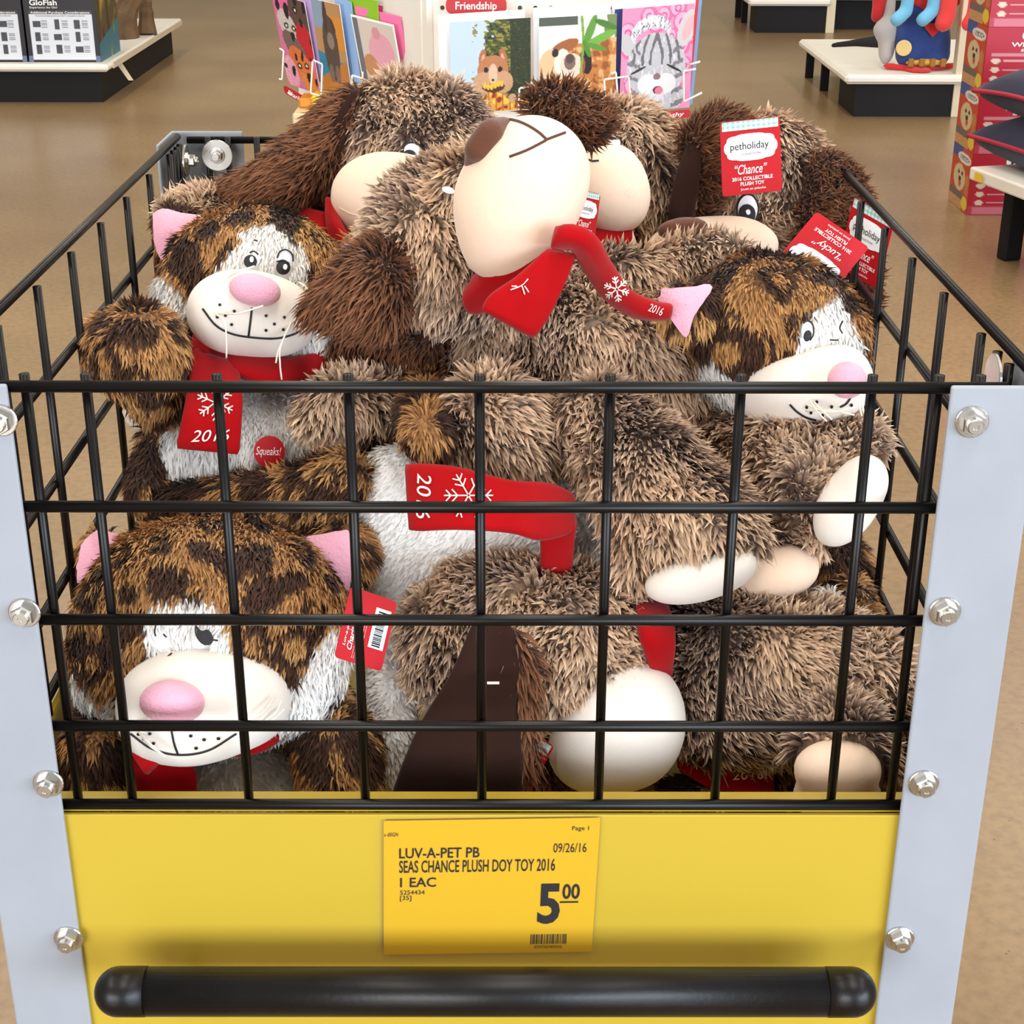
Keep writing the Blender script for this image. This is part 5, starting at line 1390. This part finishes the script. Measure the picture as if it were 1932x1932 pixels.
t.fur('leg', [E(942, 800, .245, 95, 105, 0, 80), E(990, 868, .240, 48, 44)], 'dog', comb=(0.3, -0.2, -1), warp=0.003)
lg = t.fur('leg', [C((1130, 795, .245, 82), (1205, 890, .21, 98), (1270, 990, .185, 112)), E(1330, 1000, .175, 110, 75, -25, 75), C((1330, 985, .165, 55), (1445, 1035, .145, 12)), E(1205, 1060, .18, 55, 62)], 'dog', comb=(0.3, -0.3, -0.9), k=0.025, warp=0.003,
           bald=lambda Q, uv: inpoly(uv, [(1222, 1105), (1250, 1075), (1300, 1052), (1360, 1046), (1430, 1044), (1440, 1140), (1230, 1150)]))
t.soft('sole', [E(1318, 1088, .145, 106, 48, 14, 66), E(1378, 1066, .145, 56, 28, 18, 44)], M_WVELOUR, 0.0035)
t.fur('arm', [C((1110, 528, .36, 40), (1220, 522, .375, 40), (1330, 496, .375, 46), (1372, 494, .375, 40))], 'dog', comb=(0.5, -0.2, -0.8), warp=0.003)
t.ribbon('scarf', [(880, 590, .25), (935, 545, .225), (1010, 490, .21), (1060, 470, .215)], [(900, 560, .28), (940, 500, .26), (1000, 450, .25), (1045, 420, .25)], M_RED, 0.012)
sc = t.ribbon('scarf', [(1030, 470, .195), (975, 520, .180), (925, 555, .170), (907, 585, .165)], [(1088, 480, .195), (1062, 545, .185), (1035, 600, .175), (1008, 640, .17)], M_RED, 0.006, fold=0.002, nf=2)
sc.stroke('snowflake_embroidery', [[(963, 547), (985, 538), (996, 526)], [(965, 540), (975, 540)], [(985, 540), (990, 556)], [(990, 540), (998, 552)]], 2.4, M_THREAD_W, 0.0012)
sc = t.ribbon('scarf', [(1040, 470, .185), (1085, 470, .18), (1115, 520, .205), (1150, 570, .225), (1205, 602, .24), (1258, 606, .255)], [(1050, 425, .19), (1105, 438, .19), (1142, 490, .215), (1178, 540, .235), (1225, 566, .25), (1264, 572, .26)], M_RED, 0.012, pw=0.8)
flake(sc, 1163, 545, 24, 20)
sc.text('year_embroidery', '2016', (1226, 572), (1252, 582), (1221, 586), M_THREAD_W, 0.0012, 0.2)

# ---------------------------------------------------------------- back-left dog
t = Toy('plush_dog', 'brown plush dog at the back left with one long ear spread out flat', 'plush toy', (740, 520, 0.60), DOGS)
hd = t.fur('head', [E(780, 256, .600, 134, 110, 5, 100), E(720, 330, .59, 85, 90), E(860, 330, .59, 90, 100)], 'dog', comb=(0.1, -0.5, -0.7), k=0.025, skip=[(776, 287, 20, 16)], warp=0.002)
mz = t.soft('muzzle', [E(715, 350, .520, 88, 62, 10, 62), E(705, 402, .52, 74, 54, 0, 55), E(790, 345, .505, 70, 45, 5, 48)], M_VELOUR, 0.0035, 0.02)
mz.stroke('mouth_stitching', [[(640, 392), (668, 405), (700, 404)]], 2, M_VELOUR, 0.0006)
t.soft('nose', [E(803, 306, .475, 32, 17, 12, 20)], M_NOSE, 0.003)
eye(hd, 777, 284, 15, 13, -8, 773, 291, 12, 9, off=0.009)
er = t.fur('ear', [C((672, 175, .58, 14), (640, 225, .575, 40), (590, 292, .56, 44), (530, 340, .55, 46), (475, 362, .55, 40), (452, 360, .55, 30)), C((560, 320, .55, 36), (530, 372, .545, 32))], 'ear', comb=(-0.9, -0.1, -0.45), k=0.02)
t.ribbon('ear_lining', [(664, 170, .565), (636, 215, .552), (628, 255, .548), (612, 320, .545)], [(676, 172, .565), (654, 215, .555), (650, 265, .552), (628, 330, .55)], M_SUEDE, 0.003)
t.fur('torso', [E(620, 470, .62, 130, 100, 0, 80), E(560, 390, .60, 60, 45)], 'dog', k=0.02)
t.fur('arm', [C((440, 440, .55, 50), (385, 415, .55, 58), (345, 410, .55, 45))], 'dog', comb=(-0.4, -0.2, 0.4))
t.ribbon('scarf', [(545, 420, .53), (600, 455, .50), (660, 470, .49)], [(570, 395, .55), (615, 405, .53), (655, 400, .53)], M_RED, 0.008)
t.ribbon('scarf', [(632, 380, .52), (640, 420, .49), (665, 460, .475)], [(618, 372, .53), (622, 430, .50), (640, 465, .485)], M_RED, 0.006)

# ---------------------------------------------------------------- back-centre dog, half hidden
t = Toy('plush_dog', 'plush dog at the back centre, pale muzzle half hidden behind the big dog', 'plush toy', (1150, 520, 0.62), DOGS)
hd = t.fur('head', [E(1165, 315, .640, 112, 118, 0, 100), E(1200, 400, .63, 70, 75)], 'dog', comb=(0.3, -0.5, -0.6), k=0.02, skip=[(1156, 270, 14, 10)], warp=0.002)
mz = t.soft('muzzle', [E(1148, 350, .545, 72, 80, 0, 62), E(1170, 385, .545, 48, 50)], M_VELOUR, 0.0035, 0.02)
mz.stroke('mouth_stitching', [[(1118, 304), (1130, 303)], [(1108, 300), (1118, 304)]], 3.5, M_THREAD_K)
mz.stroke('seam_stitching', [[(1180, 366), (1195, 350)], [(1186, 372), (1201, 356)]], 2, M_WVELOUR)
eye(hd, 1158, 271, 13, 8, -25, 1150, 276, 6, 5, off=0.014, outline=False)
t.fur('torso', [E(1150, 480, .66, 130, 90, 0, 80)], 'dog')
t.ribbon('scarf', [(1085, 462, .54), (1130, 468, .515), (1195, 466, .52)], [(1085, 432, .56), (1130, 432, .535), (1195, 436, .535)], M_RED, 0.006)
hang_tag(t, [(1088, 356, .49), (1133, 366, .485), (1076, 448, .47)], 'front')

# ---------------------------------------------------------------- back-right dog with the tag on its forehead
t = Toy('plush_dog', 'plush dog at the back right with a red swing tag across its forehead', 'plush toy', (1420, 560, 0.62), DOGS)
hd = t.fur('head', [E(1450, 335, .630, 105, 112, 0, 95), E(1420, 420, .61, 100, 70), E(1500, 420, .61, 60, 60)], 'dog', comb=(0.2, -0.5, -0.7), k=0.02, skip=[(1412, 396, 24, 32)], warp=0.002)
eye(hd, 1412, 396, 17, 27, -6, 1411, 404, 15, 18, glint=(1413, 400, 4, 5), off=0.013)
mz = t.soft('muzzle', [E(1320, 462, .545, 105, 52, 8, 60), E(1410, 462, .55, 60, 42)], M_VELOUR, 0.0035, 0.02)
t.soft('nose', [E(1288, 432, .50, 50, 22, 6, 26)], M_NOSE, 0.003)
t.fur('ear', [E(1342, 258, .60, 52, 36, 30, 28), E(1372, 246, .60, 28, 26), C((1335, 270, .58, 36), (1335, 340, .57, 22), (1328, 400, .57, 16))], 'ear', comb=(0.3, -0.4, 0.2), lscale=1.05, k=0.02)
t.ribbon('ear_lining', [(1300, 265, .575), (1278, 320, .55), (1264, 380, .54), (1258, 430, .54)], [(1325, 270, .57), (1322, 320, .55), (1315, 375, .54), (1300, 430, .54)], M_SUEDE, 0.005, fold=0.002)
t.fur('ear', [C((1525, 335, .60, 26), (1565, 335, .585, 40), (1588, 352, .575, 34), (1582, 400, .565, 32), (1566, 440, .56, 28)), E(1555, 410, .57, 45, 45), C((1612, 400, .565, 20), (1628, 500, .52, 20), (1628, 600, .50, 18))], 'ear', comb=(0.3, -0.4, 0.1), lscale=1.0, k=0.02)
t.fur('torso', [E(1430, 540, .62, 130, 110, 0, 90)], 'dog')
hang_tag(t, [(1611, 371, .505), (1688, 414, .475), (1580, 502, .50)], 'front', 'Chance')
hang_tag(t, [(1358, 231, .525), (1471, 219, .525), (1363, 371, .505)], 'front', 'Chance')

# ---------------------------------------------------------------- dog under the winking cat, feet to the right
t = Toy('plush_dog', 'plush dog wedged at middle right with two pale soles toward the side wires', 'plush toy', (1440, 1120, 0.25), DOGS)
t.fur('torso', [E(1330, 850, .36, 110, 110, 0, 90)], 'dog')
lg = t.fur('leg', [C((1380, 850, .31, 85), (1470, 880, .265, 108), (1530, 905, .245, 104)), E(1515, 975, .235, 70, 62), E(1610, 825, .25, 62, 36, -15, 50)], 'dog', comb=(-0.2, -0.4, -0.6), k=0.025, warp=0.003,
           bald=lambda Q, uv: inpoly(uv, [(1632, 864), (1680, 850), (1690, 1000), (1560, 1060), (1545, 1000), (1552, 950), (1580, 900)]))
t.soft('sole', [E(1602, 948, .195, 56, 94, -32, 50), E(1634, 905, .19, 38, 45, -10, 40)], M_WVELOUR, 0.0035)
t.fur('leg', [C((1380, 960, .28, 60), (1440, 1020, .245, 66))], 'dog', comb=(0.2, -0.4, -0.8))
t.soft('sole', [E(1468, 1080, .205, 80, 52, 12, 55)], M_VELOUR, 0.0035)

# ---------------------------------------------------------------- bottom front dog lying on its side
t = Toy('plush_dog', 'plush dog lying on its side along the bottom front, dark ear hanging down', 'plush toy', (1200, 1500, 0.14), DOGS)
hd = t.fur('head', [E(985, 1190, .170, 212, 128, 4, 120), E(1105, 1235, .155, 128, 128, 0, 95), E(860, 1220, .16, 85, 110)], 'dog', comb=(-0.2, -0.6, -0.5), k=0.025, warp=0.003)
mz = t.soft('muzzle', [E(1175, 1385, .115, 112, 108, 0, 95), E(1195, 1320, .125, 75, 70), E(1100, 1420, .12, 60, 62)], M_WVELOUR, 0.004, 0.03)
er = t.ribbon('ear', [(895, 1165, .085), (850, 1270, .070), (790, 1370, .062), (745, 1480, .065), (735, 1540, .07)], [(955, 1165, .085), (985, 1230, .075), (975, 1320, .068), (985, 1430, .06), (985, 1540, .07)], M_SUEDE, 0.006, fold=0.002, nf=1)
part('staple', [P(919, 1286, .050), P(942, 1286, .050), P(942, 1291, .050), P(919, 1291, .050)], er.o, M_THREAD_W, [(0, 1, 2, 3)])
t.fur('ear_edge', [C((965, 1190, .085, 14), (993, 1260, .08, 22), (985, 1350, .076, 26), (985, 1440, .075, 20), (978, 1495, .07, 8))], 'ear', comb=(0.1, -0.2, -0.9))
t.fur('ear', [C((1090, 1440, .165, 50), (1040, 1480, .14, 45), (1030, 1540, .13, 40))], 'ear', comb=(0.2, -0.3, -0.8))
to = t.fur('torso', [E(1400, 1280, .175, 140, 140, 0, 105), E(1530, 1270, .17, 150, 125, 0, 105), E(1310, 1190, .215, 80, 62), E(1385, 1375, .145, 105, 62)], 'dog', comb=(0.3, -0.3, -0.8), k=0.025, warp=0.003)
t.fur('rump', [E(1648, 1300, .150, 62, 112, 0, 60), E(1662, 1400, .125, 36, 66)], 'dog', comb=(0.5, -0.2, -0.3), dscale=1.1)
t.fur('leg', [C((1560, 1350, .13, 60), (1580, 1400, .10, 85), (1585, 1440, .085, 88))], 'dog', comb=(0.1, -0.3, -0.9), bald=lambda Q, uv: inpoly(uv, [(1495, 1430), (1520, 1402), (1580, 1396), (1640, 1402), (1668, 1440), (1672, 1540), (1490, 1540)]))
t.soft('sole', [E(1580, 1452, .062, 84, 58, 0, 50), E(1580, 1500, .068, 84, 60, 0, 50)], M_VELOUR, 0.0035)
t.fur('leg', [C((1540, 1185, .24, 55), (1470, 1180, .23, 55), (1400, 1170, .22, 45))], 'dog', comb=(0.2, -0.3, -0.3))
t.ribbon('scarf', [(1185, 1120, .19), (1205, 1180, .13), (1220, 1250, .125), (1225, 1330, .19)], [(1250, 1120, .20), (1268, 1180, .145), (1268, 1250, .135), (1262, 1330, .19)], M_RED, 0.007)
sc = t.ribbon('scarf', [(1275, 1400, .16), (1350, 1420, .15), (1460, 1430, .15)], [(1280, 1450, .14), (1350, 1490, .135), (1460, 1495, .135)], M_RED, 0.006, fold=0.003)
sc.text('year_embroidery', '2016', (1380, 1452), (1440, 1449), (1382, 1472), M_THREAD_W, 0.0015, 0.2)
hang_tag(t, [(920, 1336, .100), (1046, 1408, .100), (840, 1486, .095)], 'front')

# ---------------------------------------------------------------- dog buried in the middle, arm out over the cats
t = Toy('plush_dog', 'buried plush dog mid-pile reaching one pale paw out between the cats', 'plush toy', (760, 900, 0.36), DOGS)
t.fur('arm', [C((840, 765, .36, 50), (740, 768, .33, 56), (640, 768, .30, 55), (610, 785, .29, 44))], 'dog', comb=(-0.4, -0.3, -0.7), warp=0.002)
t.soft('sole', [E(630, 835, .285, 52, 42, -25, 35), E(600, 815, .29, 28, 30)], M_VELOUR, 0.0035)
t.fur('ear', [C((660, 655, .375, 46), (740, 660, .365, 54), (815, 668, .355, 44)), E(700, 690, .37, 55, 30)], 'ear', lscale=0.9)
t.fur('torso', [E(900, 800, .44, 160, 130, 0, 100), E(760, 850, .42, 120, 90)], 'dog', dscale=0.7)
